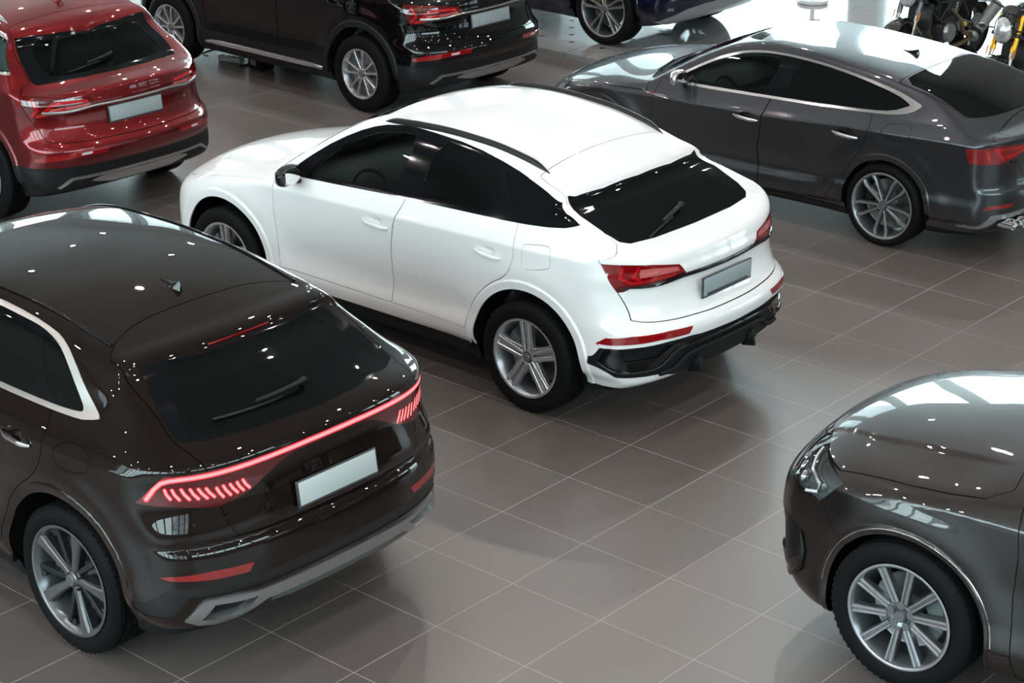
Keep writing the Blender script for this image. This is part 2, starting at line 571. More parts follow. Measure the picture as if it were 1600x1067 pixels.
def build_shell(body, feats, root, paint, h, gap_m, lining_m=None, glass_names=()):
    """Mesh the body, cut every panel line and outline into it, and split it into part objects.
    feats: dicts name, f (signed distance function), mat, off (depth set-back), pair (one per side), gap (half shut-line), rim (edge depth), label."""
    p = body.p
    V, T = surface_net(body, (p['xmin'], -1.5 * h, p['bottom'][0][1] - .25 if False else .10), (p['xmax'], p['ymax'] + .06, p['zmax']), h)
    V = project(body, V, 5)
    # halve at the centre line
    V, T, s = cut(V, T, V[:, 1].copy())
    V[len(s):] = V[len(s):]
    on0 = np.abs(s) < 1e-6
    V[on0, 1] = 0
    cen = V[T].mean(1)
    V, T = compact(V, T[cen[:, 1] > 0])
    # edges laid exactly on the creases
    lines = [lambda V, xw=xw, r=r: np.hypot(V[:, 0] - xw, (V[:, 2] - body.zw) * p.get('arch_sq', 1.0)) - r for xw in (0.0, body.WB) for r in (body.Rf, body.Rf - p.get('flare_w', .022) * .5, body.Rf - p.get('flare_w', .022))]
    lines.append(lambda V: V[:, 2] - body.zc(V[:, 0]) - .004)
    for ln in lines: V, T, _ = cut(V, T, ln(V))
    for ft in feats:
        lv = [0.0]
        if ft.get('gap'): lv = [ft['gap'], -ft['gap']]
        for l in lv:
            sd = ft['f'](V) - l
            n0 = len(V)
            V, T, _ = cut(V, T, sd)
    V, T = compact(V, T)
    z0 = np.abs(V[:, 1]) < 1e-5
    V2 = project(body, V, 2, .004); V2[z0, 1] = 0; V = V2
    N = grad(body, V, .002); N /= np.linalg.norm(N, axis=1, keepdims=True); N[z0, 1] = 0
    N /= np.linalg.norm(N, axis=1, keepdims=True)
    cen = V[T].mean(1)
    lab = -np.ones(len(T), int)
    GAP = 1000
    for k, ft in enumerate(feats):
        sd = ft['f'](cen); g = ft.get('gap', 0)
        fr = lab < 0
        lab[fr & (sd < -g)] = k
        if g: lab[fr & (np.abs(sd) <= g)] = GAP
    out = {}
    def emit(name, tri, m, off=0.0, pair=False, rim=.012, label=None, parent=None, sub=None, src=None):
        if len(tri) == 0: return []
        if src is None: v, t, n = compact(V, tri, N)
        else: v, t, n = compact(src[0], tri, src[1])
        if sub:
            v, t = refine(v, t, body, sub[0].get('levels', 2))
            for ft in sub: v, t, _ = cut(v, t, ft['f'](v))
            n = grad(body, v, .002); n /= np.linalg.norm(n, axis=1, keepdims=True)
            cc = v[t].mean(1); l2 = -np.ones(len(t), int)
            for k, ft in enumerate(sub): l2[(l2 < 0) & (ft['f'](cc) < 0)] = k
            base = emit(name, t[l2 < 0], m, off, pair, rim, label, parent, None, (v, n))
            for k, ft in enumerate(sub):
                if pair:
                    for j, b in enumerate(base): emit(ft['name'], t[l2 == k], ft['mat'], ft.get('off', off), 'LR'[j], ft.get('rim', .006), ft.get('label'), b, None, (v, n))
                else: emit(ft['name'], t[l2 == k], ft['mat'], ft.get('off', off), False, ft.get('rim', .006), ft.get('label'), base[0] if base else parent, None, (v, n))
            return base
        v = v - n * off
        be = boundary(t)
        be = be[~((np.abs(v[be[:, 0], 1]) < 1e-4) & (np.abs(v[be[:, 1], 1]) < 1e-4))]
        VV, TT, NN = v, t, n
        if rim > 0 and len(be):
            a, b = be[:, 0], be[:, 1]; m0 = len(v)
            # edge walls with their own vertices so that the face shading stays clean
            q = np.vstack([v[a], v[b], v[b] - n[b] * rim, v[a] - n[a] * rim])
            e = v[b] - v[a]; wn = np.cross(e, (n[a] + n[b]) / 2); wn /= np.maximum(np.linalg.norm(wn, axis=1, keepdims=True), 1e-9)
            k = len(be); i = np.arange(k) + m0
            VV = np.vstack([v, q]); NN = np.vstack([n, wn, wn, wn, wn])
            TT = np.vstack([t, np.stack([i + k, i, i + 3 * k], 1), np.stack([i + k, i + 3 * k, i + 2 * k], 1)])
        Vm = VV * [1, -1, 1]; Nm = NN * [1, -1, 1]; Tm = TT[:, ::-1]
        par = parent or root
        if pair:
            made = []
            for q, (a, b, c) in enumerate(((VV, TT, NN), (Vm, Tm, Nm))):
                if pair in ('L', 'R') and 'LR'[q] != pair: continue
                o = mesh_np(name, a, b, m, par, c)
                if label: o['label'] = label
                out.setdefault(name, []).append(o); made.append(o)
            return made
        else:
            o = mesh_np(name, np.vstack([VV, Vm]), np.vstack([TT, Tm + len(VV)]), m, par, np.vstack([NN, Nm]))
            if label: o['label'] = label
            out.setdefault(name, []).append(o)
            return [o]
    for k, ft in enumerate(feats):
        if ft.get('drop'): continue
        emit(ft['name'], T[lab == k], ft.get('mat') or paint, ft.get('off', 0), ft.get('pair', False), ft.get('rim', .012), ft.get('label'), None, ft.get('sub'))
    emit('body_shell', T[lab == -1], paint, 0, False, .012)
    emit('panel_gap', T[lab == GAP], gap_m, .006, False, 0)
    if lining_m is not None:
        gl = [k for k, ft in enumerate(feats) if ft['name'] in glass_names]
        sel = ~np.isin(lab, gl) & (cen[:, 2] > p['lining_z']) & (cen[:, 0] < p['lining_x'][1]) & (cen[:, 0] > p['lining_x'][0])
        t = T[sel]
        v, t, n = compact(V, t, N)
        v = v - n * .022
        v[:, 1] = np.maximum(v[:, 1], 0)
        mesh_np('cabin_lining', np.vstack([v, v * [1, -1, 1]]), np.vstack([t[:, ::-1], t + len(v)]), lining_m, root, np.vstack([-n, -n * [1, -1, 1]]))
    return out

def wheel_wells(body, root, m, depth=.36):
    for xw in (0.0, body.WB):
        for sy in (1, -1):
            mb = MB()
            R = body.Ra + .012
            rows = []
            for k in range(25):
                a = radians(-8 + 196 * k / 24)
                x = xw + R * cos(a); z = body.zw + R * sin(a)
                yo = min(body.y_at(x, max(z, .42)), .99) - .012 if z > .2 else body.y_at(x, .42) - .02
                rows.append([(x, sy * yo, z), (x, sy * (yo - .10), z), (x, sy * (yo - depth), z)])
            mb.quadstrip(rows)
            fan = [(xw + R * cos(radians(-8 + 196 * k / 24)), sy * .58, body.zw + R * sin(radians(-8 + 196 * k / 24))) for k in range(25)]
            mb.bm.faces.new([mb.bm.verts.new(q) for q in fan])
            mb.build('wheel_well', m, root, weld=False)

# ================================================================== wheels
def tyre_profile(R, rim, w, tread=True):
    h = w / 2; sh = R - rim
    pr = [(rim - .012, -h * .80), (rim + .004, -h * .88), (rim + .012, -h * .93), (rim + sh * .40, -h * 1.02), (rim + sh * .62, -h * 1.0), (R - .022, -h * .93), (R - .007, -h * .84)]
    g = [-.62, -.22, .22, .62]; last = -h * .80
    pr.append((R - .002, -h * .78))
    for q in g:
        pr += [(R, (q - .04) * h), (R - .008, (q - .035) * h), (R - .008, (q + .035) * h), (R, (q + .04) * h)]
    pr.append((R - .002, h * .78))
    pr += [(r, -a) for r, a in pr[:7][::-1]]
    return pr
def make_wheel(root, loc, side, R, rim, w, style, M, hub_r=.03, steer=0.0, tread_m=None):
    """One wheel: tyre, rim barrel with spokes, hub cap, bolts, brake disc and caliper. side=+1 left."""
    wh = empty('wheel', (0, 0, 0)); wh.parent = root; wh.location = loc
    wh.rotation_euler = (0, 0, steer if side > 0 else pi + steer)
    mb = MB(); mb.lathe(tyre_profile(R, rim, w), 72, 'Y')
    # tread blocks: shallow sipes across the shoulders
    for k in range(64):
        a = 2 * pi * k / 64
        for s in (1, -1):
            rot = Matrix.Rotation(-a, 4, 'Y')
            for (yy, wd, tl) in ((.74, .11, .3), (.42, .14, -.35)):
                c = Vector((R * cos(a), s * yy * w / 2, R * sin(a)))
                q_ = R - (.0070 if yy > .6 else .0046)
                mb.box((q_ * cos(a), s * yy * w / 2, q_ * sin(a)), (.009, wd * w, .016), Matrix.Rotation(-a, 4, 'Y') @ Matrix.Rotation(s * tl, 4, 'X'))
    mb.build('tyre', M['tyre'], wh, 50)
    h = w / 2
    mb = MB()
    # rim: outer lip, barrel going inward
    mb.lathe([(rim + .002, h * .91), (rim + .006, h * .93), (rim + .007, h * .97), (rim - .001, h * .985), (rim - .008, h * .965), (rim - .010, h * .94)], 72, 'Y')
    mb.build('rim_lip', M['rim'], wh, 40)
    mb = MB()
    prof = [(rim - .009, h * .95), (rim - .018, h * .86), (rim - .030, h * .55), (rim - .045, h * .1), (rim - .035, -h * .7), (rim - .006, -h * .85)]
    mb.lathe(prof, 72, 'Y')
    mb.build('rim_barrel', M['rim_barrel'], wh, 40)
    face = h * .945
    style(wh, rim, face, M)
    mb = MB(); mb.lathe([(0.001, face - .005), (hub_r - .004, face - .005), (hub_r, face - .010), (hub_r, face - .04)], 28, 'Y')
    mb.build('hub_cap', M['hub'], wh, 40)
    for k in range(5):
        mb = MB(); a = 2 * pi * k / 5 + .3
        mb.cyl((.056 * cos(a), face - .05, .056 * sin(a)), (.056 * cos(a), face - .022, .056 * sin(a)), .0095, seg=8)
        mb.build('wheel_bolt', M['bolt'], wh, 40)
    mb = MB(); mb.lathe([(.05, h * .10), (.19, h * .10), (.195, h * .12), (.195, h * -.1), (.07, h * -.1), (.06, h * .3), (.06, h * .34), (.001, h * .34)], 40, 'Y')
    mb.build('brake_disc', M['disc'], wh, 35)
    mb = MB()
    ca = M.get('cal_ang', 20)
    rows = []
    for k in range(9):
        a = radians(ca - 24 + 48 * k / 8) * side
        ca_, sa_ = cos(a), sin(a)
        rows.append([(r * ca_, y, r * sa_) for r, y in ((.115, h * .05), (.12, h * .40), (.17, h * .46), (.205, h * .40), (.215, h * .0), (.205, -h * .3))])
    mb.quadstrip(rows)
    for r_ in (rows[0], rows[-1]): mb.bm.faces.new([mb.bm.verts.new(p) for p in r_])
    mb.build('brake_caliper', M['caliper'], wh, 40)
    return wh

def arm(mb, st, face, T, ang):
    """One wheel spoke. st: (radius, tangential offset, half width, depth below face) stations; T thickness."""
    ca, sa = cos(ang), sin(ang)
    def P(r, t, y): return (r * ca - t * sa, y, r * sa + t * ca)
    rows = []
    for (r, o, w, d) in st:
        y = face - d
        c = min(.004, w * .4)
        rows.append([P(r, o - w - .003, y - T), P(r, o - w, y - c), P(r, o - w + c, y), P(r, o + w - c, y), P(r, o + w, y - c), P(r, o + w + .003, y - T)])
    mb.quadstrip(rows)
def hub_disc(mb, r, face, d=.0, rin=.028, n=40, T=.05):
    mb.lathe([(rin, face - d - .012), (r - .004, face - d), (r, face - d - .004), (r + .004, face - d - T)], n, 'Y')

def spokes_white(wh, rim, face, M):
    mb = MB(); mb2 = MB()
    for k in range(5):
        a = 2 * pi * k / 5 + pi / 2 - .06
        for s in (1, -1):
            arm(mb, [(.040, s * .0150, .0105, .016), (.10, s * .0195, .0115, .012), (.17, s * .0235, .0120, .008), (rim - .008, s * .0270, .0135, .003)], face, .020, a)
            # bevelled flank that joins one pair to the next near the hub
            arm(mb2, [(.045, s * .030, .016, .026), (.085, s * .036, .013, .024), (.15, s * .037, .007, .020), (rim - .010, s * .044, .008, .012)], face, .030, a)
        arm(mb2, [(.05, 0, .010, .032), (rim - .012, 0, .016, .022)], face, .022, a)
    hub_disc(mb2, .050, face, .020)
    mb.build('spokes', M['rim'], wh, 30, weld=False)
    mb2.build('spoke_flanks', M['rim_barrel'], wh, 30, weld=False)
def spokes_q8(wh, rim, face, M):
    mb = MB(); mb2 = MB()
    for k in range(5):
        a = 2 * pi * k / 5 + pi / 2 + .22
        # broad machined blade
        arm(mb, [(.040, .000, .016, .022), (.09, .004, .017, .020), (.15, .010, .019, .014), (.21, .014, .024, .008), (rim - .006, .016, .033, .004)], face, .014, a)
        arm(mb2, [(.05, .0, .020, .034), (.15, .010, .026, .028), (rim - .008, .014, .042, .020)], face, .040, a)
        # recessed grey blade beside it
        arm(mb2, [(.05, .0, .014, .034), (.12, .012, .014, .030), (rim - .010, .048, .016, .022)], face, .035, a + .48)
        arm(mb2, [(rim - .06, -.03, .004, .03), (rim - .008, -.03, .030, .02)], face, .03, a + .62)
    hub_disc(mb, .044, face, .016)
    hub_disc(mb2, .060, face, .030)
    mb.build('spokes', M['rim'], wh, 30, weld=False)
    mb2.build('spoke_backs', M['rim_dark'], wh, 30, weld=False)
def spokes_q7(wh, rim, face, M):
    mb = MB(); mb2 = MB()
    for k in range(10):
        a = 2 * pi * k / 10 + pi / 2 + .16
        for s in (1, -1):
            arm(mb, [(.075, s * .0105, .0055, .016), (.15, s * .0110, .006, .012), (rim - .006, s * .0135, .0075, .004)], face, .012, a)
        arm(mb2, [(.055, 0, .020, .024), (.15, 0, .019, .019), (rim - .008, 0, .023, .010)], face, .034, a)
    for k in range(5):
        a = 2 * pi * k / 5 + .3
        mb2.cyl((.056 * cos(a), face - .06, .056 * sin(a)), (.056 * cos(a), face - .018, .056 * sin(a)), .020, seg=16)
    hub_disc(mb2, .060, face, .020)
    mb.build('spokes', M['rim'], wh, 30, weld=False)
    mb2.build('spoke_backs', M['rim_mid'], wh, 30, weld=False)
def spokes_s5(wh, rim, face, M):
    mb = MB(); mb2 = MB()
    for k in range(5):
        a = 2 * pi * k / 5 + pi / 2 + .02 + pi / 5
        for s in (1, -1):
            arm(mb, [(.035, s * .010, .0075, .018), (.09, s * .024, .0065, .014), (.15, s * .038, .0065, .009), (.20, s * .052, .008, .006), (rim - .006, s * .046, .011, .003)], face, .012, a)
            arm(mb2, [(.040, s * .010, .012, .026), (.15, s * .036, .012, .020), (.20, s * .048, .015, .014), (rim - .008, s * .044, .018, .010)], face, .034, a)
    hub_disc(mb2, .058, face, .026)
    mb.build('spokes', M['rim'], wh, 30, weld=False)
    mb2.build('spoke_backs', M['rim_mid'], wh, 30, weld=False)
def spokes_q5(wh, rim, face, M):
    mb = MB()
    for k in range(5):
        a = 2 * pi * k / 5 + pi / 2 - .12
        for s in (1, -1):
            arm(mb, [(.038, s * .010, .013, .020), (.10, s * .026, .011, .014), (.16, s * .044, .012, .008), (rim - .008, s * .062, .017, .004)], face, .034, a)
    hub_disc(mb, .058, face, .018)
    mb.build('spokes', M['rim'], wh, 30, weld=False)
def spokes_blue(wh, rim, face, M):
    mb = MB(); mb2 = MB()
    for k in range(5):
        a = 2 * pi * k / 5 + pi / 2 - .1
        for s in (1, -1):
            arm(mb, [(.038, s * .009, .008, .018), (.12, s * .022, .007, .012), (.18, s * .036, .008, .008), (rim - .006, s * .052, .017 if s > 0 else .03, .003)], face, .014, a)
            arm(mb2, [(.040, s * .009, .012, .026), (.18, s * .034, .014, .016), (rim - .008, s * .048, .022, .010)], face, .034, a)
    hub_disc(mb, .046, face, .016)
    hub_disc(mb2, .060, face, .026)
    mb.build('spokes', M['rim'], wh, 30, weld=False)
    mb2.build('spoke_backs', M['rim_mid'], wh, 30, weld=False)

# ================================================================== small car parts
def add_handle(body, root, x0, x1, z, m, cup_m, dz=.012):
    """Bow handle with the finger cup behind it on both sides."""
    for sy in (1, -1):
        pts, rr = [], []
        n = 12
        for k in range(n + 1):
            t = k / n; x = x0 + (x1 - x0) * t; zz = z + dz * (t - .5)
            y = body.y_at(x, zz)
            y = max(y, (body.y_at(x0, z) * (1 - t) + body.y_at(x1, z) * t) - .002)
            lift = .004 + .026 * min(1, 4 * t * (1 - t) * 1.3)
            pts.append((x, sy * (y + lift), zz)); rr.append(.016 * (0.55 + .45 * min(1, 5 * t * (1 - t))))
        mb = MB(); mb.tube(pts, rr, 12, flat=(.55, 1.0))
        hd = mb.build('door_handle', m, root, 50)
        mb = MB()
        xm = (x0 + x1) / 2; 
        rows = []
        for i in range(7):
            ph = (i / 6) * pi / 2
            ring = []
            for k in range(20):
                a = 2 * pi * k / 20; x = xm + .052 * sin(ph) * cos(a); zz = z + .012 + .034 * sin(ph) * sin(a)
                ring.append((x, sy * (body.y_at(x, zz) + .0015), zz))
            rows.append(ring + [ring[0]])
        mb.quadstrip(rows)
        mb.build('handle_cup', cup_m, hd, 60)
def add_wiper(body, root, xfn, y0, z0, y1, z1, m, name='rear_wiper', r=.009):
    """Wiper from pivot (y0,z0) to tip (y1,z1) lying over the tail glass; xfn(y,z)->x of the glass."""
    def P(y, z, l): return (xfn(y, z) - l, y, z + l * .6)
    mb = MB()
    n = 8
    arm_ = [P(y0 + (y1 - y0) * t, z0 + (z1 - z0) * t, .040 - .012 * t) for t in [k / n * .58 for k in range(n + 1)]]
    mb.tube(arm_, [r * 1.9] + [r * 1.5 - .0006 * k for k in range(n)], 10)
    mb.sph(P(y0, z0, .026), .020, (1, 1, .9))
    o = mb.build(name, m, root, 40)
    mb = MB()
    bl = [P(y0 + (y1 - y0) * t, z0 + (z1 - z0) * t - .012, .012) for t in [.30 + .70 * k / n for k in range(n + 1)]]
    mb.tube(bl, .0065, 8)
    mb.build('wiper_blade', m, o, 40)
    return o
def add_plate(body, root, yc, zc, w, h, plate_m, frame_m, lean=0.0, x=None):
    """Blank number plate in a dark holder on the tailgate."""
    xx = (min(body.x_tail(0.0, zc + h / 2), body.x_tail(w / 2, zc + h / 2), body.x_tail(0, zc - h / 2)) if x is None else x) - .012
    R = Matrix.Rotation(lean, 4, 'Y')
    mb = MB(); mb.box((xx, yc, zc), (.012, w + .022, h + .022), R, .004)
    fr = mb.build('plate_holder', frame_m, root)
    mb = MB(); mb.box((xx - .0075, yc, zc + .004), (.004, w, h), R, .0015)
    mb.build('number_plate', plate_m, fr)
    mb = MB(); mb.box((xx - .011, yc, zc - h / 2 + .012), (.004, w * .86, .016), R, .001)
    mb.build('plate_clip', M_ALL['plate_clip'], fr)
    return fr
def add_fin(body, root, x, m, sc=1.0, base_m=None):
    z = body.z_at(x, 0)
    sl = (body.z_at(x + .03, 0) - body.z_at(x - .03, 0)) / .06
    mb = MB()
    rows = []
    for k in range(11):
        t = k / 10; xx = x + .085 * sc - .16 * sc * t
        hh = sc * (.008 + .052 * t ** 1.8 * (1 if t < .93 else .6)); w = sc * .026 * math.sin(pi * min(1, .12 + t * .75)) 
        zb = body.z_at(xx, 0) - .003
        rows.append([(xx, w, zb), (xx, w * .55, zb + hh * .45), (xx, w * .22, zb + hh * .85), (xx, 0, zb + hh), (xx, -w * .22, zb + hh * .85), (xx, -w * .55, zb + hh * .45), (xx, -w, zb)])
    mb.quadstrip(rows)
    mb.bm.faces.new([mb.bm.verts.new(p) for p in rows[-1]]); mb.bm.faces.new([mb.bm.verts.new(p) for p in rows[0]])
    return mb.build('roof_antenna', m, root, 60)
def add_rail(body, root, xs, y, m, hgt=.030, w=.016, foot_m=None):
    for sy in (1, -1):
        n = 40; rows = []
        for k in range(n + 1):
            t = k / n; x = xs[0] + (xs[1] - xs[0]) * t
            yy = y(x) if callable(y) else y
            z = body.z_at(x, yy)
            e = min(1, min(t, 1 - t) * 11); e = math.sin(e * pi / 2)
            hh = hgt * e; ww = w * (.25 + .75 * e)
            rows.append([(x, sy * (yy + ww), z - .012), (x, sy * (yy + ww), z + hh * .6), (x, sy * (yy + ww * .55), z + hh * .95), (x, sy * yy, z + hh + .001), (x, sy * (yy - ww * .55), z + hh * .95), (x, sy * (yy - ww), z + hh * .6), (x, sy * (yy - ww), z - .012)])
        mb = MB(); mb.quadstrip(rows); mb.build('roof_rail', m, root, 50)
def add_mirror(body, root, x, z, shell_m, base_m, glass_m, sc=1.0):
    for sy in (1, -1):
        y = body.y_at(x, z)
        c = Vector((x - .02, sy * (y + .135 * sc), z + .075 * sc))
        mb = MB()
        rows = []
        # shell: rounded box shaped by stations outward along y
        for (dy, w, h0, h1, dx) in ((-.115, .020, -.045, .045, .0), (-.108, .045, -.062, .062, .0), (-.06, .062, -.074, .078, .0), (.0, .066, -.076, .080, -.004), (.06, .060, -.072, .070, -.012), (.10, .044, -.056, .050, -.022), (.118, .020, -.030, .022, -.03)):
            ring = []
            for k in range(24):
                a = 2 * pi * k / 24; ca, sa = cos(a), sin(a)
                ex = abs(ca) ** .75 * (1 if ca > 0 else -1); ez = abs(sa) ** .6 * (1 if sa > 0 else -1)
                xx = ex * w * (1.15 if ex > 0 else .55)
                zz = (h1 if ez > 0 else -h0) * ez
                ring.append((c.x + (xx + dx) * sc, c.y + sy * dy * sc, c.z + zz * sc))
            rows.append(ring + [ring[0]])
        mb.quadstrip(rows)
        mb.bm.faces.new([mb.bm.verts.new(p) for p in rows[0][:-1]]); mb.bm.faces.new([mb.bm.verts.new(p) for p in rows[-1][:-1]])
        o = mb.build('door_mirror', shell_m, root, 60)
        mb = MB()
        mb.tube([(x + .01, sy * (y - .03), z - .005), (x + .005, sy * (y + .03), z + .005), (x, sy * (y + .07 * sc), z + .03 * sc)], [.030 * sc, .024 * sc, .022 * sc], 12, flat=(1.2, .8))
        mb.build('mirror_foot', base_m, o, 60)
        mb = MB(); mb.sph((c.x - .040 * sc, c.y, c.z + .002), .1 * sc, (.06, 1.0, .68))
        mb.build('mirror_glass', glass_m, o, 60)
def add_interior(root, xw, zs, m_seat, m_dash, m_floor, y=.36, front=.95, wheel=True, hw=.70, zb=.95, roofz=1.5):
    """Seats, dash and steering wheel for the see-through windows. xw: x of front seat squab centre."""
    def seat(x, yy, w=.26):
        t = empty('seat', (x, yy, zs)); t.parent = root
        mb = MB(); mb.box((0, 0, 0), (.52, w * 2, .16), Matrix.Rotation(-.08, 4, 'Y'), .05, 3); mb.build('seat_cushion', m_seat, t)
        mb = MB(); mb.box((-.32, 0, .30), (.14, w * 1.9, .62), Matrix.Rotation(-.28, 4, 'Y'), .05, 3); mb.build('seat_backrest', m_seat, t)
        mb = MB(); mb.box((-.455, 0, .70), (.09, .26, .19), Matrix.Rotation(-.2, 4, 'Y'), .035, 3); mb.build('headrest', m_seat, t)
    for s in (1, -1): seat(xw, s * y)
    seat(xw - .85, .34, .30); seat(xw - .85, -.34, .30)
    mb = MB()
    rows = []
    for k in range(9):
        yy = -hw + 2 * hw * k / 8
        e = .03 * abs(yy / hw) ** 2
        rows.append([(xw + 1.15, yy, zb + .04), (xw + .85, yy, zb + .05 - e), (xw + .70, yy, zb + .02 - e), (xw + .62, yy, zb - .06), (xw + .66, yy, zb - .30), (xw + .85, yy, zb - .5)])
    mb.quadstrip(rows); mb.build('dashboard', m_dash, root, 50)
    if wheel:
        mb = MB(); c = Vector((xw + .46, y, zb - .04)); pts = []
        for k in range(32):
            a = 2 * pi * k / 32; pts.append((c.x + .18 * sin(a) * .42, c.y + .18 * cos(a), c.z + .18 * sin(a) * .9))
        mb.tube(pts, .015, 10, closed=True)
        mb.sph(c + Vector((.03, 0, 0)), .055, (.5, 1, .8))
        for a in (0, pi, -pi / 2):
            mb.tube([c + Vector((.03, 0, 0)), c + Vector((.18 * sin(a) * .42, .18 * cos(a), .18 * sin(a) * .9))], .012, 8)
        mb.build('steering_wheel', m_dash, root, 60)
    mb = MB(); mb.box((xw - .3, 0, zs - .12), (2.9, 2 * hw + .1, .03)); mb.build('cabin_floor', m_floor, root)

M_ALL = {}
def mat_ribbed(name, c1, c2, sc=55.0):
    m = mat(name, c1, rough=.10, coat=1.0)
    nt = m.node_tree; b = nt.nodes['Principled BSDF']
    tc = nt.nodes.new('ShaderNodeTexCoord')
    w = nt.nodes.new('ShaderNodeTexWave'); w.bands_direction = 'Y'; w.inputs['Scale'].default_value = sc; w.inputs['Distortion'].default_value = .6; w.inputs['Detail'].default_value = 1
    nt.links.new(tc.outputs['Object'], w.inputs['Vector'])
    r = nt.nodes.new('ShaderNodeValToRGB'); r.color_ramp.elements[0].color = (*c1, 1); r.color_ramp.elements[1].color = (*c2, 1)
    r.color_ramp.elements[0].position = .45; r.color_ramp.elements[1].position = .95
    nt.links.new(w.outputs[0], r.inputs[0]); nt.links.new(r.outputs[0], b.inputs['Base Color'])
    return m
def init_materials():
    A = M_ALL
    A['tyre'] = mat('tyre_rubber', (.007, .007, .0075), rough=.6, spec=.5, ior=1.18, bump=(60, .15))
    A['gap'] = mat('panel_gap_shadow', (.004, .004, .004), rough=.9, spec=.1)
    A['well'] = mat('wheel_well_plastic', (.006, .006, .006), rough=.9, spec=.1)
    A['plastic'] = mat('grained_black_plastic', (.010, .011, .012), rough=.5, spec=.5, ior=1.25, bump=(400, .1))
    A['gloss'] = mat('gloss_black', (.004, .004, .005), rough=.06, spec=.5)
    A['chrome'] = mat('satin_chrome', (.72, .72, .72), rough=.22, metal=1)
    A['bright'] = mat('polished_chrome', (.85, .86, .87), rough=.06, metal=1)
    A['satin_black'] = mat('satin_black_rail', (.012, .012, .012), rough=.38, spec=.25)
    A['privacy'] = mat('privacy_glass', (.003, .0035, .0035), rough=.02, spec=.5, ior=1.52)
    A['glass'] = mat_glass('green_window_glass', (.68, .84, .79))
    A['lens'] = mat_glass('clear_lamp_lens', (.9, .92, .93))
    A['red_lens'] = mat('red_lamp_lens', (.19, .0015, .003), rough=.08, coat=1.0)
    A['red_dark'] = mat('dark_red_lens', (.09, .002, .003), rough=.06, coat=1.0)
    A['red_bright'] = mat('bright_red_lens', (.46, .004, .006), rough=.12, coat=1.0)
    A['reflector'] = mat('red_reflector', (.26, .003, .005), rough=.14, coat=1.0, noise=(40, .35))
    A['red_ribbed'] = mat_ribbed('ribbed_red_lens', (.36, .004, .007), (.70, .28, .28))
    A['lamp_white'] = mat('pale_lamp_strip', (.65, .62, .62), rough=.15, coat=1.0)
    A['led'] = mat('lit_red_led', (.4, .01, .015), rough=.4, emit=(1.0, .05, .07), estr=1.1)
    A['led_core'] = mat('lit_led_core', (.5, .1, .1), rough=.4, emit=(1.0, .26, .27), estr=1.5)
    A['led_low'] = mat('dim_red_led', (.5, .01, .02), rough=.3, emit=(1.0, .02, .03), estr=.35)
    A['privacy2'] = mat_glass('dark_window_glass', (.06, .075, .07))
    A['alu_pale'] = mat('pale_satin_trim', (.55, .53, .50), rough=.28, metal=.9)
    A['machined_dark'] = mat('machined_grey_alloy', (.22, .215, .22), rough=.33, metal=.85)
    A['anthracite'] = mat('anthracite_alloy', (.035, .04, .045), rough=.22, metal=.5)
    A['rim_mid'] = mat('titanium_grey_alloy', (.20, .22, .235), rough=.28, metal=.8)
    A['grille'] = mat('grille_mesh', (.010, .010, .010), rough=.5, bump=(120, .8))
    A['clad'] = mat('black_cladding', (.012, .013, .014), rough=.42, spec=.5, ior=1.3, bump=(300, .08))
    A['machined_light'] = mat('machined_alloy', (.45, .44, .44), rough=.3, metal=.85)
    A['orange'] = mat('orange_caliper', (.75, .22, .01), rough=.35)
    A['lamp_inside'] = mat('lamp_reflector', (.5, .52, .54), rough=.12, metal=.8, noise=(30, .5))
    A['plate'] = mat('blank_plate', (.30, .36, .38), rough=.35)
    A['plate_white'] = mat('blank_plate_white', (.50, .56, .57), rough=.35, noise=(6, .1))
    A['plate_clip'] = mat('plate_clip_plastic', (.05, .05, .055), rough=.3)
    A['lining'] = mat('cabin_lining', (.09, .092, .092), rough=.9)
    A['seat'] = mat('seat_leather', (.04, .042, .043), rough=.5)
    A['dash'] = mat('dash_plastic', (.02, .02, .022), rough=.6)
    A['disc'] = mat('brake_disc', (.28, .28, .28), rough=.35, metal=1)
    A['mirror_glass'] = mat('mirror_glass', (.8, .8, .8), rough=.02, metal=1)
    A['hub'] = mat('hub_cap_grey', (.16, .16, .17), rough=.4, metal=.5)
    A['bolt'] = mat('bolt_black', (.02, .02, .02), rough=.4)
    A['cal_grey'] = mat('caliper_grey', (.10, .12, .12), rough=.5)
    A['silver'] = mat('silver_alloy', (.62, .63, .65), rough=.25, metal=.9)
    A['silver_barrel'] = mat('silver_alloy_barrel', (.40, .41, .43), rough=.32, metal=.9)
    A['alu'] = mat('satin_aluminium', (.42, .43, .44), rough=.30, metal=.9)

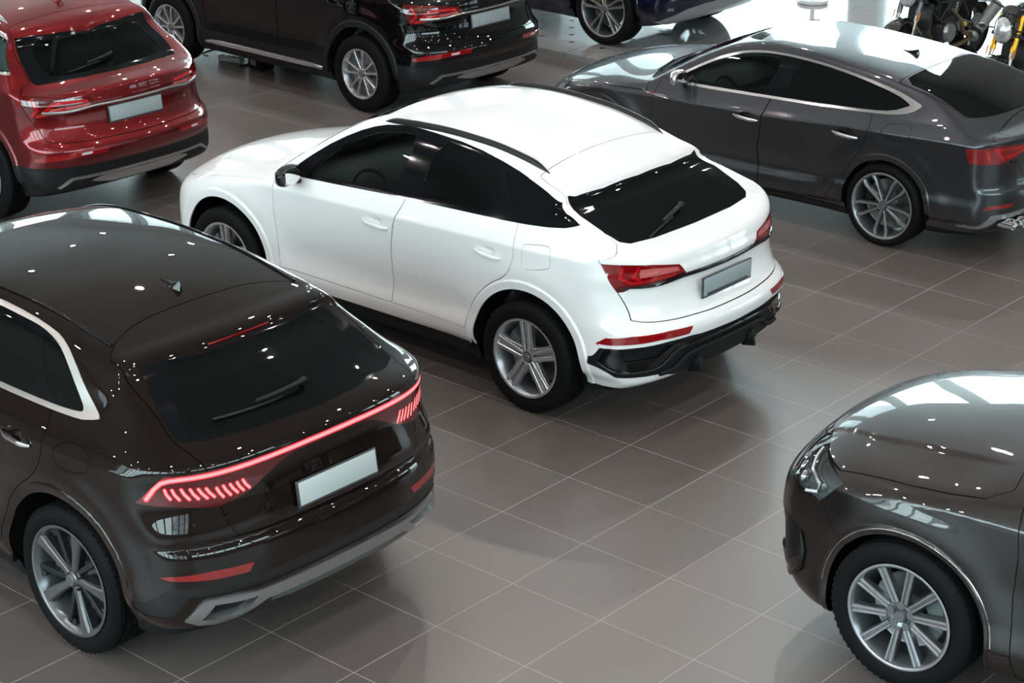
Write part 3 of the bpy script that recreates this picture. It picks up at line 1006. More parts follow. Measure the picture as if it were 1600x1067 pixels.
# ================================================================== the showroom
X0, X1, Y0, Y1, ZC = -26.0, 20.0, -17.0, 15.5, 9.2
def tile_material():
    m = bpy.data.materials.new('floor_tiles'); m.use_nodes = True
    nt = m.node_tree; b = nt.nodes['Principled BSDF']; N = nt.nodes.new; L = nt.links.new
    tc = N('ShaderNodeTexCoord')
    sep = N('ShaderNodeSeparateXYZ'); L(tc.outputs['Object'], sep.inputs[0])
    def math_(op, a, bv=None, c=None):
        n = N('ShaderNodeMath'); n.operation = op
        for i, v in enumerate((a, bv, c)):
            if v is None: continue
            if isinstance(v, (int, float)): n.inputs[i].default_value = v
            else: L(v, n.inputs[i])
        return n.outputs[0]
    lines = []
    cell = []
    for ax in ('X', 'Y'):
        u = math_('DIVIDE', sep.outputs[ax], 0.6)
        fl = math_('FLOOR', u); cell.append(fl)
        fr = math_('SUBTRACT', u, fl)
        d = math_('MINIMUM', fr, math_('SUBTRACT', 1.0, fr))
        lines.append(d)
    dmin = math_('MINIMUM', lines[0], lines[1])
    grout = math_('LESS_THAN', dmin, 0.0034)
    cmb = N('ShaderNodeCombineXYZ'); L(cell[0], cmb.inputs[0]); L(cell[1], cmb.inputs[1])
    wn = N('ShaderNodeTexWhiteNoise'); wn.noise_dimensions = '2D'; L(cmb.outputs[0], wn.inputs['Vector'])
    n1 = N('ShaderNodeTexNoise'); n1.inputs['Scale'].default_value = 1.3; n1.inputs['Detail'].default_value = 6; n1.inputs['Roughness'].default_value = .6
    L(tc.outputs['Object'], n1.inputs['Vector'])
    mx = N('ShaderNodeMix'); mx.data_type = 'RGBA'
    mx.inputs[6].default_value = (.108, .090, .083, 1); mx.inputs[7].default_value = (.138, .117, .109, 1)
    f = math_('ADD', math_('MULTIPLY', n1.outputs[0], .7), math_('MULTIPLY', wn.outputs[0], .3)); L(f, mx.inputs[0])
    m2 = N('ShaderNodeMix'); m2.data_type = 'RGBA'; L(grout, m2.inputs[0]); L(mx.outputs[2], m2.inputs[6]); m2.inputs[7].default_value = (.42, .36, .33, 1)
    L(m2.outputs[2], b.inputs['Base Color'])
    n2 = N('ShaderNodeTexNoise'); n2.inputs['Scale'].default_value = 2.2; n2.inputs['Detail'].default_value = 7; n2.inputs['Roughness'].default_value = .65
    L(tc.outputs['Object'], n2.inputs['Vector'])
    rg = math_('MULTIPLY_ADD', n2.outputs[0], .10, .31); 
    r2 = math_('MULTIPLY_ADD', grout, .3, rg); L(r2, b.inputs['Roughness'])
    b.inputs['Specular IOR Level'].default_value = .95; b.inputs['IOR'].default_value = 1.68
    return m
def platform_material():
    m = bpy.data.materials.new('platform_gloss_tiles'); m.use_nodes = True
    nt = m.node_tree; b = nt.nodes['Principled BSDF']; N = nt.nodes.new; L = nt.links.new
    tc = N('ShaderNodeTexCoord'); sep = N('ShaderNodeSeparateXYZ'); L(tc.outputs['Object'], sep.inputs[0])
    def math_(op, a, bv=None):
        n = N('ShaderNodeMath'); n.operation = op
        for i, v in enumerate((a, bv)):
            if v is None: continue
            if isinstance(v, (int, float)): n.inputs[i].default_value = v
            else: L(v, n.inputs[i])
        return n.outputs[0]
    ds = []
    for ax in ('X', 'Y'):
        u = math_('DIVIDE', sep.outputs[ax], 1.2); fr = math_('FRACT', math_('ADD', u, 200.37))
        ds.append(math_('MINIMUM', fr, math_('SUBTRACT', 1.0, fr)))
    seam = math_('LESS_THAN', math_('MINIMUM', *ds), .0022)
    mx = N('ShaderNodeMix'); mx.data_type = 'RGBA'; L(seam, mx.inputs[0])
    mx.inputs[6].default_value = (.34, .35, .35, 1); mx.inputs[7].default_value = (.08, .08, .08, 1)
    L(mx.outputs[2], b.inputs['Base Color'])
    b.inputs['Roughness'].default_value = .07
    b.inputs['Coat Weight'].default_value = .6; b.inputs['Coat Roughness'].default_value = .04
    b.inputs['IOR'].default_value = 1.6
    return m
def S_(name, mb, m, ang=30): 
    return tag(mb.build(name, m, None, ang), kind='structure')
WTOP, XW = 7.6, -4.2
def build_room():
    fl = MB(); fl.box(((X0 + X1) / 2, (Y0 + Y1) / 2, -.06), (X1 - X0 + .6, Y1 - Y0 + .6, .12)); S_('floor', fl, tile_material())
    wallm = mat('wall_plaster', (.20, .20, .20), rough=.7, bump=(30, .05))
    ceilm = mat('ceiling_panel', (.27, .285, .275), rough=.7, bump=(12, .05))
    frame = mat('window_frame_paint', (.30, .32, .32), rough=.45)
    ce = MB(); ce.box(((X0 + X1) / 2, (Y0 + Y1) / 2, ZC + .1), (X1 - X0 + .6, Y1 - Y0 + .6, .2)); S_('ceiling', ce, ceilm)
    # four walls with window openings; each opening: wall, from, to, sill, head
    def wall(name, axis, pos, a0, a1, opens):
        w = MB()
        def seg(u0, u1, z0, z1):
            if u1 - u0 < .01 or z1 - z0 < .01: return
            c = ((u0 + u1) / 2, pos, (z0 + z1) / 2) if axis == 'x' else (pos, (u0 + u1) / 2, (z0 + z1) / 2)
            w.box(c, (u1 - u0, .3, z1 - z0) if axis == 'x' else (.3, u1 - u0, z1 - z0))
        u = a0
        for (o0, o1, z0, z1) in opens:
            seg(u, o0, 0, ZC); seg(o0, o1, 0, z0); seg(o0, o1, z1, ZC); u = o1
        seg(u, a1, 0, ZC)
        return S_(name, w, wallm)
    gl = mat_glass('window_pane_glass', (.93, .97, .96), .8)
    cnt = [0]
    def glaze(axis, pos, out, o0, o1, z0, z1, bay, post):
        n = max(1, round((o1 - o0) / bay)); b = (o1 - o0) / n
        for k in range(n):
            cnt[0] += 1; u = o0 + b * k
            P = lambda a, q, z: (a, pos + out * q, z) if axis == 'x' else (pos + out * q, a, z)
            Z = lambda a, q, z: (a, q, z) if axis == 'x' else (q, a, z)
            mb = MB(); mb.box(P(u + post / 2, 0, (z0 + z1) / 2), Z(post, .34, z1 - z0), bev=.01)
            for z in (z0 + .05, z0 + (z1 - z0) * .37, z1 - .05): mb.box(P(u + post + (b - post) / 2, 0, z), Z(b - post, .12, .10), bev=.005)
            fr = S_('window_%d' % cnt[0], mb, frame)
            mb = MB(); mb.box(P(u + post + (b - post) / 2, .03, (z0 + z1) / 2), Z(b - post, .012, z1 - z0 - .1)); mb.build('window_pane', gl, fr)
        l = bpy.data.lights.new('daylight_portal', 'AREA'); l.shape = 'RECTANGLE'; l.size = o1 - o0; l.size_y = z1 - z0
        l.cycles.is_portal = True
        o = bpy.data.objects.new('daylight_portal', l); COL.objects.link(o)
        o.location = ((o0 + o1) / 2, pos + out * .45, (z0 + z1) / 2) if axis == 'x' else (pos + out * .45, (o0 + o1) / 2, (z0 + z1) / 2)
        o.rotation_euler = (-pi / 2 * out, 0, 0) if axis == 'x' else (pi / 2, 0, pi / 2 * out)
    OP = [('wall_front', 'x', Y1 + .15, 1, X0 - .3, X1 + .3, [(X0 + .2, XW, .18, WTOP), (9.0, 19.0, .3, 4.2)], 3.0, .5),
          ('wall_back', 'x', Y0 - .15, -1, X0 - .3, X1 + .3, [(-12.0, 19.0, 2.6, 8.9)], 2.5, .3),
          ('wall_left', 'y', X0 - .15, -1, Y0, Y1, [(3.0, Y1 - .4, .18, WTOP)], 3.0, .5),
          ('wall_right', 'y', X1 + .15, 1, Y0, Y1, [(-16.0, 4.0, 5.4, 8.8)], 2.75, .3)]  # unseen high side windows, added to light the rear ends of the cars
    for (nm, ax, pos, out, a0, a1, ops, bay, post) in OP:
        wall(nm, ax, pos, a0, a1, ops)
        for o in ops: glaze(ax, pos, out, *o, bay, post)
    # outside ground
    g = MB(); g.box((0, 20, -.45), (160, 160, .3)); S_('ground_outside', g, mat('snowy_ground', (.55, .57, .58), rough=.9, noise=(.4, .25)))
    # raised glossy platform by the windows
    p = MB(); p.box((2, (6.56 + Y1 - .3) / 2, .03), (30, Y1 - .3 - 6.56, .06)); S_('platform', p, platform_material())
    # round air outlets set into the platform by its edge
    for i in range(5):
        for j in range(6):
            x = -6.75 + i * .42 + (.21 if j % 2 else 0); y = 6.98 + j * .26
            d = MB(); d.cyl((x, y, .0595), (x, y, .0612), .030, seg=20)
            tag(d.build('floor_outlet', mat('vent_black', (.01, .01, .01), rough=.5)), 'small round black outlet set in the glossy platform beside the navy SUV', 'floor outlet', 'round outlets in the platform')
LAMP_W = 62.0
def build_lamps():
    hm = mat('lamp_housing', (.05, .05, .05), rough=.4)
    first = None
    k = 0
    for i in range(9):
        for j in range(7):
            x = -20.5 + i * 4.4; y = Y0 + 2.4 + j * 4.5
            k += 1
            if first is None:
                r = empty('ceiling_spotlight', (x, y, ZC))
                mb = MB(); mb.lathe([(.001, -.03), (.095, -.03), (.095, -.22), (.11, -.24), (.12, -.24), (.125, -.22), (.125, 0), (.0, 0)], 24, 'Z'); mb.build('lamp_housing', hm, r)
                first = r
            else:
                r = copy_tree(first); r.location = (x, y, ZC)
            tag(r, 'black cylindrical ceiling spotlight, one of the grid of equal lamps above the showroom', 'ceiling lamp', 'spotlights on the showroom ceiling')
            l = bpy.data.lights.new('spotlight_beam', 'AREA'); l.shape = 'DISK'; l.size = .15; l.energy = LAMP_W; l.color = (1.0, .90, .86)
            o = bpy.data.objects.new('spotlight_beam', l); COL.objects.link(o); o.location = (x, y, ZC - .26)

# ================================================================== the dark brown coupe SUV, lower left
BROWN = dict(
    wb=2.995, zw=.395, arch_r=.475, flare_r=.535, flare=.012, flare_w=.016, haunch=.022, ymax=1.02,
    xmin=-1.10, xmax=3.98, zmax=1.76,
    plan=[(-1.0, .915), (-.75, .955), (-.4, .968), (0, .972), (.6, .962), (1.4, .955), (2.2, .962), (2.9, .970), (3.3, .945), (3.6, .90), (3.9, .83)],
    crease=[(-1.0, 1.13), (-.5, 1.13), (0, 1.12), (1.1, 1.10), (2.3, 1.08), (2.9, 1.06), (3.4, 1.0), (3.85, .93)],
    vert=[(-.95, -.10), (-.80, -.065), (-.72, -.025), (-.62, -.006), (-.5, -.016), (-.35, -.016), (-.18, .0), (-.03, .006), (0, .008), (.02, -.004), (.06, -.030), (.11, -.070), (.15, -.100), (.30, -.160), (.45, -.230), (.55, -.30), (.66, -.40), (.75, -.50)],
    taper=[(-1.0, .9), (-.5, .50), (0, .16), (.6, .02), (1.2, 0), (2.0, 0), (3.7, 0)],
    top=[(-1.2, 1.18), (-.96, 1.215), (-.90, 1.235), (-.84, 1.262), (-.70, 1.316), (-.5, 1.398), (-.275, 1.482), (-.262, 1.495), (-.252, 1.522), (-.1, 1.562), (.064, 1.600), (.26, 1.640), (.6, 1.682), (1.0, 1.700), (1.45, 1.688), (1.75, 1.64), (2.15, 1.475), (2.6, 1.265), (2.74, 1.195), (2.85, 1.180), (3.2, 1.150), (3.6, 1.06), (3.85, .95), (4.0, .86)],
    tsig=.006,
    crown=[(-1.0, .05), (-.8, .06), (-.6, .11), (-.35, .04), (-.2, .01), (.1, .06), (.8, .09), (1.8, .09), (2.5, .08), (3.2, .10), (3.9, .12)],
    topk=[(-1.0, -.12), (-.6, -.22), (-.25, -.10), (.2, -.06), (.5, 0), (1.4, .1), (2.0, .26), (2.8, .34), (3.1, .25), (3.9, .1)],
    tail=[(.15, -.74), (.30, -.86), (.38, -.92), (.44, -.945), (.50, -.950), (.58, -.962), (.65, -.962), (.73, -.958), (.770, -.945), (.795, -.925), (.815, -.940), (.86, -.945), (.93, -.935), (.99, -.922), (1.07, -.912), (1.12, -.918), (1.18, -.926), (1.225, -.925), (1.25, -.90), (1.5, -.80)],
    tailc=(.12, .20), tailz=[(.5, 1.0), (.80, 1.05), (.98, 1.35), (1.4, 1.35)],
    nose=[(.15, 3.70), (.3, 3.84), (.45, 3.89), (.6, 3.90), (.78, 3.89), (.92, 3.82), (1.0, 3.72), (1.1, 3.55)],
    nosec=(.20, .28),
    bottom=[(-1.0, .36), (-.8, .32), (-.5, .26), (0, .22), (1.4, .20), (2.8, .22), (3.4, .24), (3.9, .28)],
    edge=[(-1.0, .05), (-.3, .03), (.3, .04), (1.5, .045), (2.4, .04), (3.0, .07), (3.9, .10)],
    kr=.035, kn=.07, lining_z=.62, lining_x=(-.7, 2.9),
    dents=[(1.42, 1.075), (.32, 1.10)],
    scallop=[(.35, 2.45, .62, .10, -.016, 0)],
)
def car_brown():
    A = M_ALL
    B = Body(BROWN)
    paint = mat_paint('dark_brown_metallic', (.010, .006, .0052), metal=.35, rough=.42, flake=.4, ior=1.08)
    root = empty('car', (.595, -3.407, 0), radians(179.4), 'dark brown coupe-roofed SUV with its full-width red tail light strip glowing', 'car', 'cars parked on the showroom floor')
    S = lambda V: B.width(V[:, 0], V[:, 2]) - np.abs(V[:, 1]) - .035
    dlo = [(2.35, 1.215), (1.5, 1.238), (.577, 1.249), (.146, 1.257), (-.07, 1.266), (-.125, 1.276), (-.185, 1.290), (-.195, 1.300), (-.182, 1.312), (-.041, 1.391), (.10, 1.487), (.159, 1.524), (.22, 1.552), (.305, 1.577), (.512, 1.604), (.797, 1.618), (1.3, 1.612), (1.6, 1.575), (1.95, 1.44)]
    dli = [(2.22, 1.240), (1.5, 1.262), (.577, 1.273), (.146, 1.280), (-.05, 1.292), (-.082, 1.305), (-.01, 1.360), (.10, 1.440), (.20, 1.510), (.28, 1.546), (.393, 1.572), (.512, 1.583), (.797, 1.596), (1.3, 1.590), (1.57, 1.555), (1.90, 1.425)]
    g1 = [(2.15, 1.25), (1.33, 1.272), (1.22, 1.582), (1.57, 1.545), (1.88, 1.415)]
    g2 = [(1.22, 1.275), (1.10, 1.586), (.797, 1.588), (.435, 1.567), (.215, 1.285), (.577, 1.280)]
    g3 = [(.185, 1.288), (-.045, 1.298), (-.068, 1.306), (.0, 1.358), (.10, 1.430), (.205, 1.503), (.285, 1.538), (.400, 1.561)]
    low = lambda V: 1.18 - V[:, 2]
    rg = region('top', [(-.283, -.2), (-.283, 0), (-.27, .25), (-.225, .54), (-.20, .585), (-.45, .68), (-.60, .712), (-.632, .700), (-.705, .590), (-.785, .335), (-.818, .0), (-.818, -.2)], 0, low)
    rgb = region('top', [(-.29, -.2), (-.29, 0), (-.28, .25), (-.250, .48), (-.34, .53), (-.60, .640), (-.640, .625), (-.70, .54), (-.775, .30), (-.806, 0), (-.806, -.2)], 1, low)
    xs = lambda V: V[:, 0] + .572 + .83 * (V[:, 2] - 1.018)
    lamp = region('rear', [(-.2, 1.189), (.16, 1.187), (.43, 1.176), (.60, 1.168), (.71, 1.161), (.863, 1.153), (1.1, 1.15), (1.1, 1.0), (.941, 1.010), (.894, 1.003), (.822, .996), (.672, .973), (.57, .993), (.489, 1.018), (.34, 1.10), (.25, 1.138), (-.2, 1.150)], 0, xs)
    lampside = lambda V: np.maximum(lamp(V), .26 - np.abs(V[:, 1]))
    P3 = lambda y, z, o=0: (B.x_tail(y, z), y, z)
    PX = lambda x, z: (x, B.y_at(x, z), z)
    def bars():
        out = []
        T_ = [(.858, 1.084), (.834, 1.083), (.802, 1.083), (.768, 1.079), (.736, 1.076), (.703, 1.073), (.658, 1.066), (.627, 1.070), (.594, 1.070), (.560, 1.071), (.530, 1.076)]
        B_ = [(.838, 1.032), (.806, 1.027), (.768, 1.025), (.733, 1.023), (.695, 1.020), (.664, 1.021), (.626, 1.012), (.590, 1.014), (.555, 1.017), (.526, 1.020), (.493, 1.024)]
        for (y0, z0), (y1, z1) in zip(T_, B_):
            out.append([P3(y0, z0), P3(y0 * .62 + y1 * .38 + .003, z0 * .55 + z1 * .45), P3(y1 * .8 + y0 * .2, z1 + .004)])
        return out
    ledp = [[P3(y, z) for y, z in ((0, 1.169), (.15, 1.168), (.30, 1.163), (.43, 1.157), (.55, 1.150), (.65, 1.144), (.74, 1.139), (.81, 1.135), (.845, 1.130))] + [PX(-.672, 1.120), PX(-.644, 1.089), PX(-.625, 1.055), PX(-.612, 1.034)]]
    gate = lambda V: np.maximum(np.maximum(-(V[:, 2] - np.interp(np.abs(V[:, 1]), [0, .22, .50, .593, .639, .66], [.795, .797, .800, .812, .88, 1.0])), np.abs(V[:, 1]) - np.interp(V[:, 2], [.7, .89, 1.0, 1.195, 1.257, 1.35, 1.53, 1.6], [.645, .640, .658, .707, .722, .70, .68, .60])), V[:, 0] - (.075 - .075 * (np.abs(V[:, 1]) / .55) ** 4))
    hood = lambda V: np.maximum(np.maximum(np.abs(V[:, 1]) - np.interp(V[:, 0], [2.4, 3.0, 3.5, 3.8], [.90, .88, .80, .62]), 2.74 - .34 * V[:, 1] ** 2 - V[:, 0]), .90 - V[:, 2])
    wind = lambda V: np.maximum(np.maximum(V[:, 0] + .34 * V[:, 1] ** 2 - 2.74, -(V[:, 0] + .18 * V[:, 1] ** 2 - 1.72)), np.abs(V[:, 1]) - np.interp(V[:, 2], [1.2, 1.65], [.80, .61]))
    dlo_f = region('side', dlo, 1)
    dlo_base(dlo_f, [(-.2, 1.30), (-.07, 1.276), (.146, 1.267), (.577, 1.259), (1.5, 1.248), (2.35, 1.225)])
    dF = [(2.42, 1.20), (2.42, .83), (2.40, .60), (2.38, .44), (1.28, .44), (1.275, .80), (1.26, 1.10), (1.245, 1.25), (1.15, 1.50), (1.14, 1.64), (2.4, 1.64)]
    dR = [(1.275, .44), (1.27, .80), (1.255, 1.10), (1.24, 1.25), (1.145, 1.50), (1.135, 1.64), (.25, 1.64), (.142, 1.26), (.108, 1.18), (.105, 1.10), (.125, 1.02), (.165, .955), (.225, .90), (.30, .85), (.37, .79), (.435, .715), (.49, .62), (.525, .53), (.54, .44)]
    arch = lambda V: np.minimum(*[np.maximum(np.hypot(V[:, 0] - xw, (V[:, 2] - .395)) - B.Ra, .50 - np.abs(V[:, 1])) for xw in (0, 2.995)])
    behind = lambda V: V[:, 0] + .52
    mesh = region('rear', [(-.2, .592), (.25, .598), (.52, .590), (.60, .602), (.92, .590), (.985, .47), (.955, .42), (.90, .44), (.84, .535), (.5, .522), (-.2, .528)], 0, behind)
    skid = region('rear', [(-.2, .512), (.24, .505), (.50, .497), (.70, .520), (.77, .522), (.81, .49), (.86, .42), (.80, .385), (.72, .368), (.60, .380), (.53, .41), (.47, .437), (.24, .440), (-.2, .445)], 0, behind)
    skidin = region('rear', [(.735, .488), (.62, .475), (.52, .468), (.60, .402), (.72, .398), (.79, .418)], 0, behind)
    skid2 = region('rear', [(-.2, .452), (.24, .447), (.43, .445), (.43, .40), (.30, .385), (-.2, .385)], 0, behind)
    refl = region('rear', [(.915, .661), (.744, .671), (.533, .662), (.565, .618), (.747, .626), (.90, .638), (.935, .650)], 0, behind)
    feats = [
        dict(name='arch', f=arch, drop=True),
        dict(name='side_window', f=region('side', g1, 1, S), mat=A['privacy2'], off=.003, pair=True),
        dict(name='rear_side_window', f=region('side', g2, 1, S), mat=A['privacy'], off=.003, pair=True),
        dict(name='quarter_window', f=region('side', g3, 1, S), mat=A['privacy'], off=.003, pair=True),
        dict(name='window_pillar_trim', f=region('side', dli, 1, S), mat=A['gloss'], pair=True, off=.002),
        dict(name='window_trim', f=region('side', dlo, 1, S), mat=A['alu_pale'], pair=True, off=-.003, rim=.02),
        dict(name='tail_light', f=lampside, mat=A['red_dark'], pair=True, off=-.002, sub=[
            dict(name='light_strip_end', f=path_region(ledp, .0085), mat=A['led_core'], off=-.0025, rim=0),
            dict(name='light_strip_glow', f=path_region(ledp, .0145), mat=A['led'], off=-.002, rim=0),
            dict(name='light_ribs', f=path_region(bars(), .0058), mat=A['led_core'], off=-.0025, rim=0),
            dict(name='light_rib_glow', f=path_region(bars(), .0105), mat=A['led_low'], off=-.002, rim=0)]),
        dict(name='tail_light_bar', f=lamp, mat=A['red_dark'], off=-.002, sub=[
            dict(name='light_strip', f=path_region(ledp, .0085), mat=A['led_core'], off=-.0025, rim=0),
            dict(name='light_strip_glow', f=path_region(ledp, .0145), mat=A['led'], off=-.002, rim=0)]),
        dict(name='rear_window', f=rgb, mat=A['privacy'], off=.001),
        dict(name='rear_window_surround', f=rg, mat=A['gloss']),
        dict(name='rear_reflector', f=refl, mat=A['reflector'], pair=True, off=-.001),
        dict(name='outlet_recess', f=skidin, mat=A['plastic'], pair=True, off=.03, rim=0),
        dict(name='skid_plate', f=skid, mat=A['alu'], off=-.012, rim=.045),
        dict(name='diffuser', f=skid2, mat=A['cal_grey'], off=.0),
        dict(name='bumper_grille', f=mesh, mat=A['grille'], off=.006),
        dict(name='windscreen', f=wind, mat=A['privacy2'], off=.003),
        dict(name='hood', f=hood, gap=.0025),
        dict(name='tailgate', f=gate, gap=.0028),
        dict(name='front_door', f=door_fn(dF, S, dlo_f), pair=True, gap=.0022),
        dict(name='rear_door', f=door_fn(dR, S, dlo_f), pair=True, gap=.0022),
        dict(name='fuel_flap', f=region('side', [(.01, 1.168), (-.25, 1.190), (-.27, 1.06), (.01, 1.03)], 2, S), gap=.0014, pair=True),
        dict(name='sill', f=lambda V: np.maximum(V[:, 2] - .335, np.maximum(V[:, 0] - 2.5, .42 - V[:, 0])), mat=A['plastic']),
        dict(name='underbody', f=lambda V: V[:, 2] - .36 + .04 * (V[:, 0] > -.4), mat=A['plastic']),
    ]
    build_shell(B, feats, root, paint, .016, A['gap'])
    wheel_wells(B, root, A['well'])
    M = dict(A); M['rim'] = A['machined_dark']; M['rim_dark'] = A['anthracite']; M['rim_barrel'] = A['rim_mid']; M['caliper'] = A['cal_grey']
    w0 = make_wheel(root, (0, .832, .395), 1, .395, .291, .28, spokes_q8, M, hub_r=.032)
    for (x, s) in ((0, -1), (2.995, 1), (2.995, -1)):
        w = copy_tree(w0, root); w.location = (x, s * .832, .395); w.rotation_euler = (0, 0, 0 if s > 0 else pi)
    add_handle(B, root, 1.30, 1.54, 1.06, A['bright'], paint)
    add_handle(B, root, .20, .44, 1.085, A['bright'], paint)
    add_mirror(B, root, 2.2, 1.19, paint, A['gloss'], A['mirror_glass'], .95)
    # roof mouldings along the drip line
    for sy in (1, -1):
        mb = MB(); pts = []
        for k in range(40):
            x = -.02 + 1.95 * k / 39; y = .605 + .015 * min(1, x); pts.append((x, sy * y, B.z_at(x, y) + .003))
        mb.tube(pts, .008, 8); mb.build('roof_moulding', A['gloss'], root, 60)
    add_fin(B, root, .25, A['gloss'], 1.0)
    tx = lambda y, z: B.x_tail(abs(y), z)
    add_wiper(B, root, tx, -.05, 1.335, .50, 1.315, A['satin_black'])
    add_plate(B, root, 0, .922, .52, .118, A['plate_white'], A['plate_clip'], lean=.14, x=-.934)
    # brake light under the spoiler lip
    mb = MB(); rows = []
    for k in range(13):
        y = -.20 + .40 * k / 12; x = B.x_tail(abs(y), 1.502) - .002
        rows.append([(x, y, 1.508), (x - .004, y, 1.502), (x, y, 1.495)])
    mb.quadstrip(rows); mb.build('high_brake_light', A['red_lens'], root)
    add_interior(root, 1.5, .66, A['seat'], A['dash'], A['lining'], zb=1.0)
    return root, B

# ================================================================== the white coupe SUV
WHITE = dict(
    wb=2.846, zw=.37, arch_r=.455, flare_r=.520, flare=.014, flare_w=.016, haunch=.012, ymax=.97,
    xmin=-1.06, xmax=3.80, zmax=1.70,
    plan=[(-1.0, .870), (-.75, .905), (-.4, .918), (0, .925), (.6, .915), (1.4, .912), (2.2, .918), (2.8, .925), (3.2, .905), (3.5, .865), (3.75, .80)],
    crease=[(-1.0, 1.115), (-.5, 1.115), (0, 1.10), (1.1, 1.055), (2.3, 1.015), (2.9, .99), (3.4, .93), (3.75, .87)],
    vert=[(-.95, -.10), (-.76, -.055), (-.70, -.018), (-.62, -.004), (-.5, -.012), (-.35, -.012), (-.18, .0), (-.03, .008), (0, .010), (.012, .004), (.06, -.022), (.11, -.052), (.16, -.076), (.30, -.136), (.45, -.206), (.60, -.29), (.75, -.40)],
    taper=[(-1.0, .9), (-.5, .55), (0, .25), (.6, .04), (1.2, 0), (2.0, 0), (3.7, 0)],
    top=[(-1.1, 1.115), (-.88, 1.125), (-.80, 1.14), (-.62, 1.175), (-.5, 1.225), (-.3, 1.315), (-.175, 1.372), (-.158, 1.395), (-.150, 1.420), (.0, 1.489), (.26, 1.580), (.6, 1.640), (1.0, 1.662), (1.45, 1.630), (1.75, 1.560), (2.15, 1.365), (2.5, 1.160), (2.60, 1.105), (2.75, 1.085), (3.0, 1.050), (3.4, .965), (3.65, .86), (3.8, .76)],
    tsig=.006,
    crown=[(-1.0, .05), (-.82, .04), (-.58, -.05), (-.35, -.02), (-.1, .02), (.1, .07), (.8, .10), (1.8, .10), (2.5, .08), (3.2, .10), (3.7, .12)],
    topk=[(-1.0, -.02), (-.4, -.08), (-.1, -.08), (.3, 0), (1.4, .05), (2.0, .14), (2.7, .26), (3.0, .25), (3.7, .1)],
    tail=[(.15, -.70), (.30, -.82), (.36, -.885), (.46, -.90), (.52, -.915), (.60, -.955), (.66, -.965), (.70, -.955), (.725, -.925), (.75, -.895), (.80, -.870), (.86, -.850), (.93, -.842), (.975, -.850), (1.02, -.855), (1.06, -.845), (1.10, -.845), (1.14, -.85), (1.2, -.84), (1.5, -.80)],
    tailc=(.17, .36), tailz=[(.30, .62), (.45, .70), (.60, .92), (.75, 1.0), (1.4, 1.0)],
    nose=[(.15, 3.50), (.3, 3.66), (.45, 3.71), (.6, 3.72), (.75, 3.70), (.86, 3.64), (.95, 3.54), (1.1, 3.3)],
    nosec=(.20, .34),
    bottom=[(-1.0, .36), (-.8, .32), (-.5, .26), (0, .22), (1.4, .20), (2.8, .22), (3.4, .24), (3.7, .28)],
    edge=[(-1.0, .05), (-.3, .03), (.3, .05), (1.4, .04), (1.75, .02), (2.35, .02), (3.0, .07), (3.7, .10)],
    kr=.045, kn=.07, lining_z=.62, lining_x=(-.7, 2.75),
    dents=[(1.32, .982), (.318, 1.012)],
    scallop=[(.35, 2.35, .58, .10, -.018, 0)],
)
